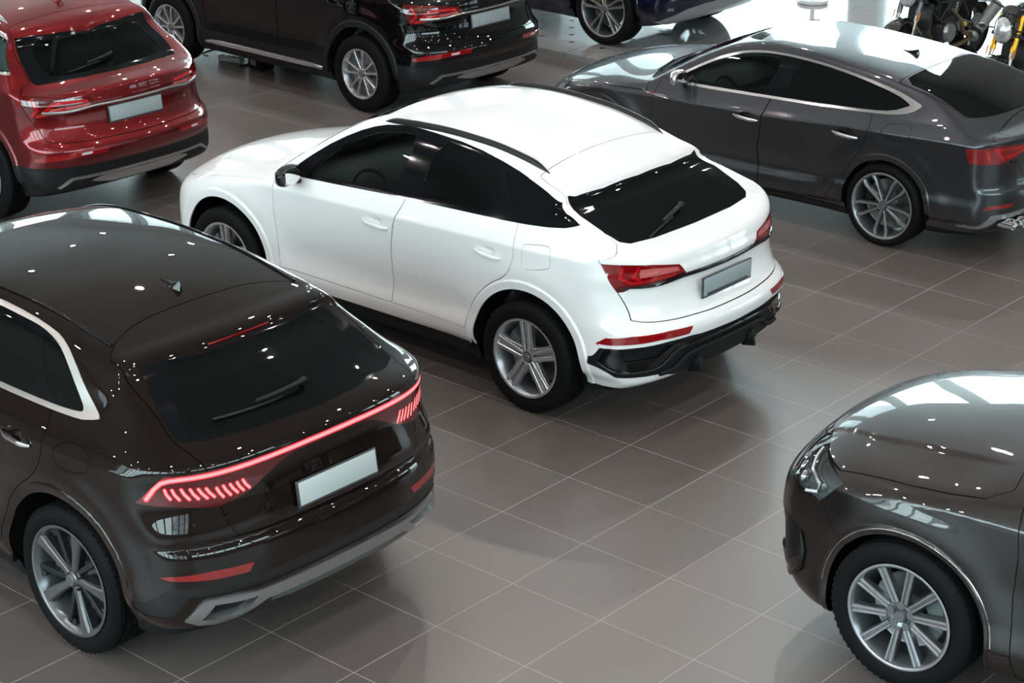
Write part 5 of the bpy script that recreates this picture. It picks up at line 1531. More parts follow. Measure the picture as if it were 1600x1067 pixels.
# ================================================================== two sister SUVs: red (upper left) and black
def car_sister(loc, yaw, label, paint, clad, glass_m):
    A = M_ALL
    B = Body(QSUV)
    root = empty('car', loc, radians(yaw), label, 'car', 'cars parked on the showroom floor')
    S = lambda V: B.width(V[:, 0], V[:, 2]) - np.abs(V[:, 1]) - .035
    dlo = [(2.235, 1.118), (1.92, 1.130), (1.11, 1.178), (.6, 1.200), (.136, 1.215), (-.30, 1.232), (-.50, 1.25), (-.52, 1.27), (-.35, 1.40), (-.20, 1.49), (.05, 1.540), (.33, 1.575), (.68, 1.592), (1.095, 1.597), (1.30, 1.588), (1.50, 1.556), (1.70, 1.478), (1.95, 1.335)]
    dli = [(2.15, 1.135), (1.92, 1.150), (1.11, 1.198), (.6, 1.220), (.136, 1.235), (-.30, 1.252), (-.47, 1.268), (-.33, 1.385), (-.19, 1.470), (.05, 1.522), (.33, 1.557), (.68, 1.574), (1.095, 1.580), (1.30, 1.571), (1.49, 1.540), (1.69, 1.465), (1.93, 1.32)]
    g1 = [(2.03, 1.160), (1.21, 1.208), (1.125, 1.568), (1.30, 1.560), (1.47, 1.530), (1.66, 1.452), (1.89, 1.300)]
    g2 = [(1.005, 1.214), (.94, 1.565), (.68, 1.562), (.33, 1.545), (.22, 1.535), (.17, 1.245), (.6, 1.230)]
    g3 = [(.09, 1.248), (-.30, 1.262), (-.44, 1.275), (-.32, 1.372), (-.19, 1.455), (.05, 1.508), (.14, 1.52)]
    low = lambda V: 1.14 - V[:, 2]
    rg = region('top', [(-.262, -.2), (-.262, 0), (-.235, .35), (-.195, .60), (-.187, .640), (-.33, .69), (-.475, .712), (-.515, .69), (-.56, .55), (-.612, .30), (-.635, 0), (-.635, -.2)], 0, low)
    rgb = region('top', [(-.270, -.2), (-.268, 0), (-.250, .35), (-.225, .52), (-.33, .560), (-.44, .580), (-.50, .53), (-.55, .37), (-.592, .0), (-.592, -.2)], 1, low)
    xs = lambda a, b: (lambda V: V[:, 0] + a + b * (1.123 - V[:, 2]))
    LO = [(.365, .995), (.372, 1.010), (.40, 1.060), (.60, 1.085), (.75, 1.100), (.90, 1.110), (1.2, 1.12), (1.2, .92), (.85, .922), (.74, .930), (.70, .962), (.55, .985)]
    lamp = region('rear', LO, 0, xs(.520, .40))
    P3 = lambda y, z: (B.x_tail(y, z), y, z)
    led = [[P3(.44, 1.035), P3(.60, 1.045), P3(.70, 1.040), P3(.76, .985)], [P3(.62, .995), P3(.74, .965), P3(.80, .945)], [P3(.82, 1.075), P3(.80, 1.0), P3(.83, .95)]]
    band = region('rear', [(.41, 1.000), (.42, 1.018), (.72, 1.005), (.74, .975), (.56, .988)], 0, lambda V: V[:, 0] + .6)
    gate = gate_fn([0, .23, .6, .70, .77, .81], [.730, .733, .735, .738, .750, .77], [(.70, -.69), (.756, -.70), (.915, -.595), (1.117, -.510)], [(1.117, .90), (1.15, .80), (1.18, .72), (1.30, .70), (1.475, .66), (1.6, .58), (1.62, .5)], -.045, .02)
    hood = lambda V: np.maximum(np.maximum(np.abs(V[:, 1]) - np.interp(V[:, 0], [2.3, 2.9, 3.3, 3.6], [.868, .850, .780, .62]), 2.60 - .26 * V[:, 1] ** 2 - V[:, 0]), .82 - V[:, 2])
    wind = lambda V: np.maximum(np.maximum(V[:, 0] + .26 * V[:, 1] ** 2 - 2.60, -(V[:, 0] + .12 * V[:, 1] ** 2 - 1.62)), np.abs(V[:, 1]) - np.interp(V[:, 2], [1.1, 1.3, 1.6], [.72, .62, .50]))
    dF = [(2.30, 1.15), (2.31, 1.02), (2.315, .83), (2.29, .60), (2.27, .44), (1.20, .44), (1.195, .80), (1.165, .98), (1.11, 1.13), (1.06, 1.35), (1.05, 1.62), (2.3, 1.62)]
    dR = [(1.195, .44), (1.19, .80), (1.160, .98), (1.105, 1.13), (1.055, 1.35), (1.045, 1.62), (.15, 1.62), (.10, 1.22), (.085, 1.10), (.095, 1.02), (.122, .95), (.160, .895), (.21, .855), (.28, .815), (.345, .765), (.41, .700), (.465, .62), (.505, .53), (.525, .44)]
    dlo_f = region('side', dlo, 1)
    dlo_base(dlo_f, [(-.5, 1.26), (-.3, 1.242), (.136, 1.225), (.6, 1.21), (1.11, 1.188), (1.92, 1.14), (2.3, 1.125)])
    arch = lambda V: np.minimum(*[np.maximum(np.hypot(V[:, 0] - xw, (V[:, 2] - .37)) - B.Ra, .50 - np.abs(V[:, 1])) for xw in (0, 2.846)])
    cladf = lambda V: np.maximum(np.minimum(np.minimum(np.hypot(V[:, 0], V[:, 2] - .37), np.hypot(V[:, 0] - 2.846, V[:, 2] - .37)) - .522, V[:, 2] - .445), .6 - np.abs(V[:, 1]))
    cladf2 = lambda V: np.maximum(V[:, 2] - .445, .6 - np.abs(V[:, 1]))
    behind = lambda V: V[:, 0] + .50
    low_b = lambda V: np.maximum(V[:, 2] - .545, V[:, 0] + .40)
    refl = region('rear', [(.352, .676), (.60, .672), (.80, .650), (.877, .622), (.875, .594), (.60, .625), (.37, .634)], 0, behind)
    refw = region('rear', [(.50, .660), (.59, .657), (.59, .636), (.50, .640)], 0, behind)
    skid = region('rear', [(-.2, .462), (.25, .458), (.66, .455), (.76, .385), (.741, .372), (.64, .432), (.25, .435), (-.2, .438)], 0, behind)
    skid2 = region('rear', [(-.2, .430), (.40, .428), (.50, .40), (.30, .362), (-.2, .355)], 0, behind)
    feats = [
        dict(name='arch', f=arch, drop=True),
        dict(name='side_window', f=region('side', g1, 1, S), mat=A['glass'], off=.003, pair=True),
        dict(name='rear_side_window', f=region('side', g2, 1, S), mat=glass_m, off=.003, pair=True),
        dict(name='quarter_window', f=region('side', g3, 1, S), mat=glass_m, off=.003, pair=True),
        dict(name='window_pillar_trim', f=region('side', dli, 1, S), mat=A['gloss'], pair=True, off=.002),
        dict(name='window_trim', f=region('side', dlo, 1, S), mat=A['chrome'], pair=True, off=-.003, rim=.02),
        dict(name='tail_light', f=lamp, mat=A['red_dark'], pair=True, off=-.001, sub=[dict(name='tail_light_led', f=path_region(led, .011), mat=A['red_bright'], off=-.0015, rim=0), dict(name='ribbed_band', f=band, mat=A['red_ribbed'], off=-.0012, rim=0)]),
        dict(name='rear_window', f=rgb, mat=glass_m, off=.001),
        dict(name='rear_window_surround', f=rg, mat=A['gloss']),
        dict(name='reflector_lamp', f=refw, mat=A['lamp_white'], pair=True),
        dict(name='rear_reflector', f=refl, mat=A['reflector'], pair=True, off=-.001),
        dict(name='skid_plate_edge', f=skid, mat=A['alu'], off=-.010, rim=.02),
        dict(name='skid_plate', f=skid2, mat=A['alu'], off=-.004, rim=.02),
        dict(name='bumper_lower', f=low_b, mat=A['clad']),
        dict(name='windscreen', f=wind, mat=A['glass'], off=.003),
        dict(name='hood', f=hood, gap=.0025),
        dict(name='tailgate', f=gate, gap=.0025),
        dict(name='wheel_arch_trim', f=(cladf if clad else cladf2), mat=A['clad'] if clad else paint, pair=True, off=-.006, rim=.016),
        dict(name='front_door', f=door_fn(dF, S, dlo_f), pair=True, gap=.0022),
        dict(name='rear_door', f=door_fn(dR, S, dlo_f), pair=True, gap=.0022),
        dict(name='underbody', f=lambda V: V[:, 2] - .30, mat=A['plastic']),
    ]
    build_shell(B, feats, root, paint, .018, A['gap'], A['lining'], ('side_window', 'windscreen', 'rear_window', 'arch') if not clad else ('side_window', 'windscreen', 'arch'))
    wheel_wells(B, root, A['well'])
    M = dict(A); M['rim'] = A['silver']; M['rim_barrel'] = A['silver_barrel']; M['caliper'] = A['cal_grey']
    w0 = make_wheel(root, (0, .815, .37), 1, .37, .238, .235, spokes_q5, M)
    place_wheels(root, w0, 2.846, .815, .37)
    add_handle(B, root, 1.205, 1.44, .985, paint, A['gloss'])
    add_handle(B, root, .205, .43, 1.005, paint, A['gloss'])
    add_mirror(B, root, 2.08, 1.10, paint, A['gloss'], A['mirror_glass'], .92)
    add_rail(B, root, (-.02, 1.50), lambda x: .575 + .03 * min(1, max(0, (x) / 1.0)), A['alu'], hgt=.036)
    add_fin(B, root, .10, paint, .9)
    tx = lambda y, z: B.x_tail(abs(y), z)
    add_wiper(B, root, tx, -.04, 1.262, .40, 1.215, A['satin_black'])
    add_plate(B, root, 0, .893, .52, .118, A['plate'], A['plate_clip'], lean=.12, x=-.832)
    mb = MB(); rows = []
    for k in range(41):
        y = -.78 + 1.56 * k / 40; a = abs(y)
        z = .990 + .012 * (a / .8) ** 2 - .028 * sstep((a - .34) / .3); x = B.x_tail(a, z); t = .011
        rows.append([(x + .01, y, z + t), (x - .012, y, z + t * .8), (x - .016, y, z), (x - .010, y, z - t), (x + .01, y, z - t)])
    mb.quadstrip(rows); mb.build('tailgate_trim', A['alu'] if not clad else A['chrome'], root, 50)
    if clad:
        for sy in (1, -1):
            mb = MB(); rows = []
            for k in range(31):
                t = k / 30; x = .56 + 1.72 * t; e = min(1, min(t, 1 - t) * 9); y = B.y_at(x, .36)
                w = .030 * (.3 + .7 * e)
                rows.append([(x, sy * (y - .005), .335 + w), (x, sy * (y + .020 * e), .330 + w * .7), (x, sy * (y + .022 * e), .325 - w * .3), (x, sy * (y - .01), .310 - w * .3)])
            mb.quadstrip(rows); mb.build('sill_trim', A['silver'], root, 50)
    add_interior(root, 1.45, .66, A['seat'], A['dash'], A['lining'])
    return root, B

# ================================================================== the graphite SUV, lower right (front end)
def car_graphite():
    A = M_ALL
    B = Body(GRAPHITE)
    paint = mat_paint('graphite_metallic', (.045, .043, .043), metal=1.0, rough=.36, flake=.35)
    root = empty('car', (6.861, -.946, 0), radians(181), 'graphite grey SUV cut by the frame edge, its nose and ten-spoke front wheel in view', 'car', 'cars parked on the showroom floor')
    S = lambda V: B.width(V[:, 0], V[:, 2]) - np.abs(V[:, 1]) - .035
    dlo = [(2.25, 1.165), (1.2, 1.19), (-.2, 1.22), (-.72, 1.25), (-.60, 1.50), (-.45, 1.61), (.5, 1.66), (1.3, 1.65), (1.6, 1.60), (1.95, 1.42)]
    g1 = [(2.10, 1.20), (1.30, 1.222), (1.22, 1.62), (1.55, 1.57), (1.88, 1.40)]
    g2 = [(1.20, 1.225), (1.12, 1.625), (.20, 1.62), (.16, 1.245)]
    g3 = [(.08, 1.25), (.12, 1.618), (-.42, 1.58), (-.56, 1.47), (-.66, 1.28)]
    hlm = region('rear', HL_PTS, 0, lambda V: 3.385 + (.955 - V[:, 2]) * .92 - V[:, 0])
    intake = region('rear', [(.60, .70), (.80, .68), (.855, .62), (.850, .46), (.80, .36), (.60, .36)], 0, lambda V: 3.45 - V[:, 0])
    mesh = region('rear', [(.62, .67), (.78, .655), (.805, .60), (.80, .43), (.62, .42)], 0, lambda V: 3.45 - V[:, 0])
    grille = region('rear', [(0, .86), (.42, .86), (.55, .74), (.52, .50), (.40, .40), (-.2, .40), (-.2, .86)], 0, lambda V: 3.45 - V[:, 0])
    hood = lambda V: np.maximum(np.maximum(np.maximum(np.abs(V[:, 1]) - np.interp(V[:, 0], [2.5, 2.574, 2.81, 3.046, 3.383, 3.525, 3.8], [.82, .884, .884, .874, .833, .81, .80]), 2.62 - .12 * V[:, 1] ** 2 - V[:, 0]), .978 - V[:, 2]), 2.545 + np.maximum(0, np.abs(V[:, 1]) - .80) * 1.2 - V[:, 0])
    wind = lambda V: np.maximum(np.maximum(V[:, 0] + .34 * V[:, 1] ** 2 - 2.62, -(V[:, 0] + .18 * V[:, 1] ** 2 - 1.70)), np.abs(V[:, 1]) - np.interp(V[:, 2], [1.2, 1.7], [.80, .62]))
    dF = [(2.46, 1.14), (2.435, 1.06), (2.42, .90), (2.432, .69), (2.42, .50), (2.40, .24), (1.28, .24), (1.27, 1.19), (1.2, 1.64), (2.2, 1.64)]
    dR = [(1.275, .24), (1.265, 1.19), (1.195, 1.64), (.15, 1.66), (.10, 1.2), (.12, 1.0), (.40, .80), (.50, .60), (.52, .24)]
    dlo_f = region('side', dlo, 1)
    dlo_base(dlo_f, [(-.72, 1.26), (-.2, 1.23), (1.2, 1.20), (2.3, 1.175)])
    arch = lambda V: np.minimum(*[np.maximum(np.hypot(V[:, 0] - xw, (V[:, 2] - .375)) - B.Ra, .50 - np.abs(V[:, 1])) for xw in (0, 2.982)])
    bump = lambda V: np.maximum(V[:, 2] - np.interp(V[:, 0], [3.2, 3.372, 3.49, 3.7, 4.0], [.60, .678, .818, .86, .86]), 3.30 - V[:, 0])
    gate = gate_fn([0, .5, .75], [.75, .75, .85], [(.7, -.8), (1.2, -.72)], [(1.2, .85), (1.6, .68), (1.8, .6)], -.62, .0)
    feats = [
        dict(name='arch', f=arch, drop=True),
        dict(name='head_light', f=hlm, mat=A['lens'], pair=True, off=.0, rim=.02),
        dict(name='side_window', f=region('side', g1, 1, S), mat=A['privacy2'], off=.003, pair=True),
        dict(name='rear_side_window', f=region('side', g2, 1, S), mat=A['privacy'], off=.003, pair=True),
        dict(name='quarter_window', f=region('side', g3, 1, S), mat=A['privacy'], off=.003, pair=True),
        dict(name='window_trim', f=region('side', dlo, 1, S), mat=A['gloss'], pair=True),
        dict(name='intake_mesh', f=mesh, mat=A['grille'], pair=True, off=.02, rim=0),
        dict(name='intake_surround', f=intake, mat=A['gloss'], pair=True, off=.002),
        dict(name='radiator_grille', f=grille, mat=A['grille'], off=.012),
        dict(name='windscreen', f=wind, mat=A['privacy2'], off=.003),
        dict(name='hood', f=hood, gap=.0028),
        dict(name='tailgate', f=gate, gap=.0028),
        dict(name='front_bumper', f=bump, gap=.0016),
        dict(name='front_door', f=door_fn(dF, S, dlo_f), pair=True, gap=.0025),
        dict(name='rear_door', f=door_fn(dR, S, dlo_f), pair=True, gap=.0025),
        dict(name='sill', f=lambda V: np.maximum(V[:, 2] - .385, np.maximum(V[:, 0] - 2.56, .42 - V[:, 0])), mat=paint, gap=.0016),
        dict(name='underbody', f=lambda V: V[:, 2] - .29, mat=A['plastic']),
    ]
    build_shell(B, feats, root, paint, .016, A['gap'])
    wheel_wells(B, root, A['well'])
    M = dict(A); M['rim'] = A['silver_barrel']; M['rim_barrel'] = A['rim_mid']; M['caliper'] = A['cal_grey']; M['cal_ang'] = 180 - 12
    w0 = make_wheel(root, (2.995, .835, .385), 1, .385, .272, .285, spokes_q7, M, hub_r=.030)
    for (x, s) in ((2.995, -1), (0, 1), (0, -1)):
        w = copy_tree(w0, root); w.location = (x, s * .835, .385); w.rotation_euler = (0, 0, 0 if s > 0 else pi)
    # polished edge round the front arch
    for xw in (0, 2.982):
        for sy in (1, -1):
            mb = MB(); pts = []
            for k in range(61):
                a = radians(5 + 172 * k / 60); x = xw + .474 * cos(a); z = .375 + .474 * sin(a)
                pts.append((x, sy * (B.y_at(x, z) + .001), z))
            mb.tube(pts, .0035, 6); mb.build('arch_edge', A['chrome'], root, 60)
    # bumper blade
    for sy in (1, -1):
        mb = MB(); pts = []; 
        for y, z in ((.86, .60), (.868, .50), (.86, .40), (.83, .335), (.74, .30), (.55, .29)):
            pts.append((B.x_nose(y, z) + .012, sy * y, z))
        mb.tube(pts, [.008, .014, .018, .016, .012, .008], 10); mb.build('bumper_blade', A['gloss'], root, 60)
    head_light_inside(B, root)
    add_mirror(B, root, 2.20, 1.17, paint, A['gloss'], A['mirror_glass'], 1.0)
    add_handle(B, root, 1.30, 1.54, 1.02, A['chrome'], paint)
    add_handle(B, root, .20, .44, 1.04, A['chrome'], paint)
    add_interior(root, 1.5, .70, A['seat'], A['dash'], A['lining'], zb=1.02)
    return root, B
HL_PTS = [(.40, .985), (.62, .982), (.80, .974), (.906, .957), (1.0, .94), (1.0, .80), (.895, .820), (.83, .845), (.65, .905), (.40, .945)]
def head_light_inside(B, root):
    A = M_ALL
    for sy in (1, -1):
        # dark bowl behind the lens
        mb = MB(); rows = []
        for j in range(9):
            z = .80 + .155 * j / 8; row = []
            for i in range(11):
                y = .56 + .35 * i / 10
                row.append((B.x_nose(min(y, .90), min(z, 1.0)) - .055, sy * y, z))
            rows.append(row)
        mb.quadstrip(rows); bowl = mb.build('head_light_housing', A['lamp_inside'], root, 60)
        for (y, z) in ((.82, .885), (.75, .90), (.68, .915)):
            mb = MB(); x = B.x_nose(y, z) - .035
            mb.lathe([(.001, -.02), (.018, -.02), (.028, .0), (.030, .012), (.026, .014)], 20, 'X', (x, sy * y, z)); mb.sph((x + .002, sy * y, z), .022)
            mb.build('lamp_projector', A['lamp_inside'], bowl, 50)
        mb = MB(); pts = []
        for y, z in ((.62, .96), (.70, .945), (.80, .925), (.875, .905), (.885, .86), (.86, .835)): pts.append((B.x_nose(y, z) - .018, sy * y, z))
        mb.tube(pts, .010, 8); mb.build('daytime_light', A['lamp_white'], bowl, 60)

# ================================================================== the blue SUV on the platform
def car_blue():
    A = M_ALL
    B = Body(BLUE)
    paint = mat_paint('navy_blue_metallic', (.005, .006, .030), metal=.9, rough=.35, flake=.4)
    root = empty('car', (-5.15, 8.05, .06), pi, 'navy blue SUV up on the glossy platform, orange brake caliper behind its rear wheel', 'car', 'cars parked on the showroom floor')
    S = lambda V: B.width(V[:, 0], V[:, 2]) - np.abs(V[:, 1]) - .035
    dlo = [(2.35, 1.215), (.577, 1.249), (-.07, 1.266), (-.185, 1.290), (-.041, 1.391), (.159, 1.524), (.305, 1.577), (.797, 1.618), (1.3, 1.612), (1.6, 1.575), (1.95, 1.44)]
    low = lambda V: 1.18 - V[:, 2]
    rg = region('top', [(-.283, -.2), (-.283, 0), (-.225, .54), (-.20, .585), (-.60, .712), (-.705, .590), (-.785, .335), (-.818, .0), (-.818, -.2)], 0, low)
    lamp = region('rear', [(-.2, 1.189), (.43, 1.192), (.88, 1.182), (1.1, 1.17), (1.1, 1.02), (.845, 1.012), (.70, .988), (.34, 1.105), (-.2, 1.148)], 0, lambda V: V[:, 0] + .594 + .84 * (V[:, 2] - 1.031))
    arch = lambda V: np.minimum(*[np.maximum(np.hypot(V[:, 0] - xw, (V[:, 2] - .385)) - B.Ra, .50 - np.abs(V[:, 1])) for xw in (0, 2.928)])
    behind = lambda V: V[:, 0] + .50
    skid = region('rear', [(-.2, .50), (.40, .50), (.66, .47), (.86, .38), (.90, .335), (.80, .31), (-.2, .31)], 0, behind)
    gate = gate_fn([0, .22, .6], [.79, .80, .82], [(.7, -.87), (1.2, -.80)], [(1.2, .70), (1.26, .72), (1.53, .68), (1.6, .6)], .05, .05)
    dF = [(2.42, 1.20), (2.42, .83), (2.38, .44), (1.28, .44), (1.26, 1.10), (1.15, 1.50), (1.14, 1.64), (2.4, 1.64)]
    dR = [(1.275, .44), (1.255, 1.10), (1.145, 1.50), (1.135, 1.64), (.25, 1.64), (.142, 1.26), (.103, 1.17), (.20, .92), (.49, .64), (.545, .44)]
    dlo_f = region('side', dlo, 1)
    dlo_base(dlo_f, [(-.2, 1.30), (-.07, 1.276), (.577, 1.259), (2.35, 1.225)])
    refl = region('rear', [(.915, .661), (.744, .671), (.533, .662), (.565, .618), (.747, .626), (.90, .638)], 0, behind)
    feats = [
        dict(name='arch', f=arch, drop=True),
        dict(name='side_window', f=region('side', dlo, 1, S), mat=A['privacy'], pair=True),
        dict(name='tail_light', f=lamp, mat=A['red_dark'], off=-.001),
        dict(name='rear_window', f=rg, mat=A['privacy']),
        dict(name='rear_reflector', f=refl, mat=A['reflector'], pair=True),
        dict(name='skid_plate', f=skid, mat=A['silver_barrel'], off=-.008, rim=.03),
        dict(name='tailgate', f=gate, gap=.0028),
        dict(name='front_door', f=door_fn(dF, S, dlo_f), pair=True, gap=.0022),
        dict(name='rear_door', f=door_fn(dR, S, dlo_f), pair=True, gap=.0022),
        dict(name='sill', f=lambda V: np.maximum(V[:, 2] - .36, np.maximum(V[:, 0] - 2.5, .42 - V[:, 0])), mat=paint),
        dict(name='underbody', f=lambda V: V[:, 2] - .27, mat=A['plastic']),
    ]
    build_shell(B, feats, root, paint, .022, A['gap'])
    wheel_wells(B, root, A['well'])
    M = dict(A); M['rim'] = A['machined_light']; M['rim_barrel'] = A['rim_mid']; M['caliper'] = A['orange']; M['cal_ang'] = 55
    w0 = make_wheel(root, (0, .83, .385), 1, .385, .29, .28, spokes_blue, M)
    place_wheels(root, w0, 2.928, .83, .385)
    add_mirror(B, root, 2.2, 1.19, paint, A['gloss'], A['mirror_glass'], .95)
    add_plate(B, root, 0, .922, .52, .118, A['plate'], A['plate_clip'], lean=.14, x=-.934)
    return root, B

# ================================================================== motorcycles and small things
def moto_wheel(root, x, z, R, w, rimm, tyrem, name='wheel'):
    wh = empty(name, (0, 0, 0)); wh.parent = root; wh.location = (x, 0, z)
    rim = R - .095
    mb = MB(); h = w / 2
    pr = [(rim - .01, -h * .75), (rim + .03, -h * .95), (rim + .06, -h), (R - .02, -h * .75), (R - .004, -h * .35), (R, 0), (R - .004, h * .35), (R - .02, h * .75), (rim + .06, h), (rim + .03, h * .95), (rim - .01, h * .75)]
    mb.lathe(pr, 48, 'Y'); mb.build('tyre', tyrem, wh, 50)
    mb = MB(); mb.lathe([(rim, -h * .8), (rim + .006, -h * .85), (rim - .016, -h * .6), (rim - .03, 0), (rim - .016, h * .6), (rim + .006, h * .85), (rim, h * .8)], 48, 'Y')
    mb.cyl((0, -h * .7, 0), (0, h * .7, 0), .045)
    for k in range(10):
        a = 2 * pi * k / 10
        mb.tube([(.04 * cos(a), 0, .04 * sin(a)), ((rim - .02) * cos(a + .12), h * .3 * (-1) ** k, (rim - .02) * sin(a + .12))], .009, 8, flat=(1.3, .8))
    mb.build('wheel_rim', rimm, wh, 40)
    mb = MB()
    for s in (1, -1): mb.lathe([(.07, s * h * .9), (.15, s * h * .9), (.15, s * (h * .9 + .005)), (.07, s * (h * .9 + .005))], 32, 'Y', closed=True)
    mb.build('brake_disc', M_ALL['disc'], wh, 40)
def make_moto(loc, yaw, label, fork_m, fork_low_m):
    A = M_ALL
    blk = mat('motorcycle_black', (.008, .008, .009), rough=.18, coat=.6)
    mtb = mat('engine_black', (.014, .015, .016), rough=.45, bump=(150, .3))
    met = mat('engine_metal', (.32, .34, .35), rough=.30, metal=.9)
    can = mat('exhaust_can_grey', (.22, .25, .24), rough=.32, metal=.7)
    root = empty('motorcycle', loc, radians(yaw), label, 'motorcycle', 'motorcycles by the windows')
    moto_wheel(root, 0, .32, .32, .18, mtb, A['tyre'], 'wheel'); moto_wheel(root, 1.43, .31, .31, .12, mtb, A['tyre'], 'wheel')
    for s in (1, -1):
        f = MB(); f.cyl((1.27, s * .105, .66), (1.13, s * .105, .98), .028, seg=20); fo = f.build('fork_leg', fork_m, root)
        f = MB(); f.cyl((1.43, s * .105, .29), (1.27, s * .105, .67), .021, seg=20); f.sph((1.43, s * .105, .31), .034, (1.2, .8, 1.4)); f.build('fork_lower', fork_low_m, fo)
        r = MB(); r.box((1.30, s * .142, .66), (.018, .008, .085), Matrix.Rotation(-.41, 4, 'Y'), .003); r.build('side_reflector', mat('amber_reflector', (.8, .20, .02), rough=.15, coat=1.0), fo)
        m = MB(); m.box((1.20, s * .06, .80), (.10, .17, .035), Matrix.Rotation(-.41, 4, 'Y'), .008); m.build('fork_clamp', mtb, root)
        b = MB(); b.tube([(1.12, 0, 1.00), (1.12, s * .10, 1.03), (1.06, s * .25, 1.06), (.98, s * .38, 1.04)], .013, 10); hb = b.build('handlebar', mtb, root, 60)
        b = MB(); b.cyl((1.0, s * .27, 1.055), (.97, s * .41, 1.038), .019, seg=14); b.build('hand_grip', A['tyre'], hb)
        b = MB(); b.tube([(1.05, s * .24, 1.06), (1.09, s * .32, 1.05), (1.05, s * .41, 1.03)], .007, 8); b.build('brake_lever', met, hb)
        b = MB(); b.tube([(1.04, s * .24, 1.06), (1.02, s * .30, 1.22)], .006, 8); b.sph((1.02, s * .32, 1.25), .07, (.22, 1.1, .75)); b.build('rear_mirror', blk, hb, 60)
        b = MB(); b.tube([(1.24, s * .11, .86), (1.24, s * .22, .86)], .008, 8); b.sph((1.24, s * .25, .86), .03, (1.0, 1.3, .7)); b.build('turn_signal', blk, root, 60)
    # head lamp
    b = MB(); b.sph((1.235, 0, .875), .115, (.95, 1.0, 1.3), Matrix.Rotation(-.25, 4, 'Y')); hl = b.build('head_light', blk, root, 60)
    b = MB(); b.sph((1.280, 0, .868), .105, (.72, .92, 1.28), Matrix.Rotation(-.25, 4, 'Y')); b.build('head_light_lens', mat('faceted_lamp_lens', (.62, .66, .68), rough=.10, metal=.55, noise=(45, .7), bump=(90, .9)), hl, 60)
    b = MB(); b.sph((1.17, 0, 1.01), .09, (.8, 1.0, .75)); b.build('instrument_pod', mtb, root, 60)
    # front mudguard
    b = MB(); rows = []
    for k in range(15):
        a = radians(35 + 120 * k / 14); r = .345
        rows.append([(1.43 + r * cos(a) - (.01), y, .31 + r * sin(a) - d) for y, d in ((-.085, .045), (-.06, .01), (0, 0), (.06, .01), (.085, .045))])
    b.quadstrip(rows); b.build('front_mudguard', blk, root, 60)
    # tank, seat, tail
    b = MB(); rows = []
    for (x, w, z0, z1) in ((1.02, .05, .80, .90), (.96, .12, .76, 1.00), (.82, .165, .74, 1.05), (.66, .155, .74, 1.04), (.52, .11, .75, .95), (.46, .07, .76, .86)):
        ring = []
        for k in range(20):
            t = 2 * pi * k / 20; c_, s_ = cos(t), sin(t)
            ring.append((x, w * math.copysign(abs(c_) ** .7, c_), (z0 + z1) / 2 + (z1 - z0) / 2 * math.copysign(abs(s_) ** .7, s_)))
        rows.append(ring + [ring[0]])
    b.quadstrip(rows); b.build('fuel_tank', blk, root, 60)
    b = MB(); rows = []
    for (x, w, z0, z1) in ((.50, .09, .78, .86), (.38, .13, .78, .86), (.15, .13, .80, .885), (-.05, .115, .85, .93), (-.22, .08, .90, .96), (-.28, .03, .92, .95)):
        ring = []
        for k in range(16):
            t = 2 * pi * k / 16; ring.append((x, w * cos(t), (z0 + z1) / 2 + (z1 - z0) / 2 * sin(t)))
        rows.append(ring + [ring[0]])
    b.quadstrip(rows); b.build('seat', A['seat'], root, 60)
    # engine: crankcase, cylinders with fins, covers
    b = MB(); b.box((.66, 0, .42), (.42, .30, .26), Matrix.Rotation(.15, 4, 'Y'), .05, 3)
    b.box((.80, 0, .60), (.17, .22, .24), Matrix.Rotation(.5, 4, 'Y'), .03); b.box((.58, 0, .62), (.15, .22, .20), Matrix.Rotation(-.3, 4, 'Y'), .03)
    for k in range(6):
        d = .035 * k; b.box((.735 + d * .5, 0, .50 + d * .88), (.20, .26, .008), Matrix.Rotation(.5, 4, 'Y')); 
    en = b.build('engine', mtb, root, 35)
    for s in (1, -1):
        b = MB(); b.cyl((.70, s * .15, .40), (.70, s * .185, .40), .105, .09, seg=28); b.cyl((.50, s * .15, .44), (.50, s * .175, .44), .06, seg=20); b.build('engine_cover', met if s > 0 else mtb, en, 35)
    b = MB(); b.box((1.03, 0, .60), (.05, .26, .28), Matrix.Rotation(-.2, 4, 'Y'), .01)
    for k in range(14): b.box((1.058, 0, .48 + .018 * k), (.006, .24, .004), Matrix.Rotation(-.2, 4, 'Y'))
    b.build('radiator', mtb, root)
    # trellis frame
    b = MB()
    for s in (1, -1):
        P = [(1.10, s * .05, .92), (.92, s * .14, .74), (.70, s * .16, .72), (.46, s * .15, .70), (.30, s * .14, .52)]
        b.tube(P, .014, 8)
        b.tube([(1.08, s * .05, .80), (.90, s * .14, .56), (.78, s * .15, .50)], .014, 8)
        b.tube([(.92, s * .14, .74), (.90, s * .14, .56)], .012, 8); b.tube([(.70, s * .16, .72), (.88, s * .14, .55)], .012, 8)
        b.tube([(.46, s * .13, .70), (.10, s * .10, .84)], .012, 8)
    b.build('frame', mtb, root, 60)
    b = MB()
    for s in (1, -1): b.tube([(.36, s * .10, .44), (.18, s * .125, .38), (0, s * .125, .32)], [.034, .026, .022], 10, flat=(.7, 1.2))
    b.build('swing_arm', met, root, 60)
    b = MB(); b.cyl((.34, .0, .46), (.24, 0, .74), .022, seg=16)
    for k in range(9): b.lathe([(.038, -.004), (.044, 0), (.038, .004)], 18, 'Z', (.33 - .010 * k, 0, .50 + .026 * k))
    b.build('rear_shock', met, root, 60)
    # exhaust: headers and one silencer low beside the rear wheel
    b = MB(); b.tube([(.92, .06, .58), (1.00, .09, .46), (.93, .12, .30), (.70, .14, .22), (.42, .17, .25), (.28, .19, .30)], .024, 12)
    b.tube([(.60, .10, .62), (.50, .17, .50), (.46, .19, .36), (.32, .19, .30)], .022, 12)
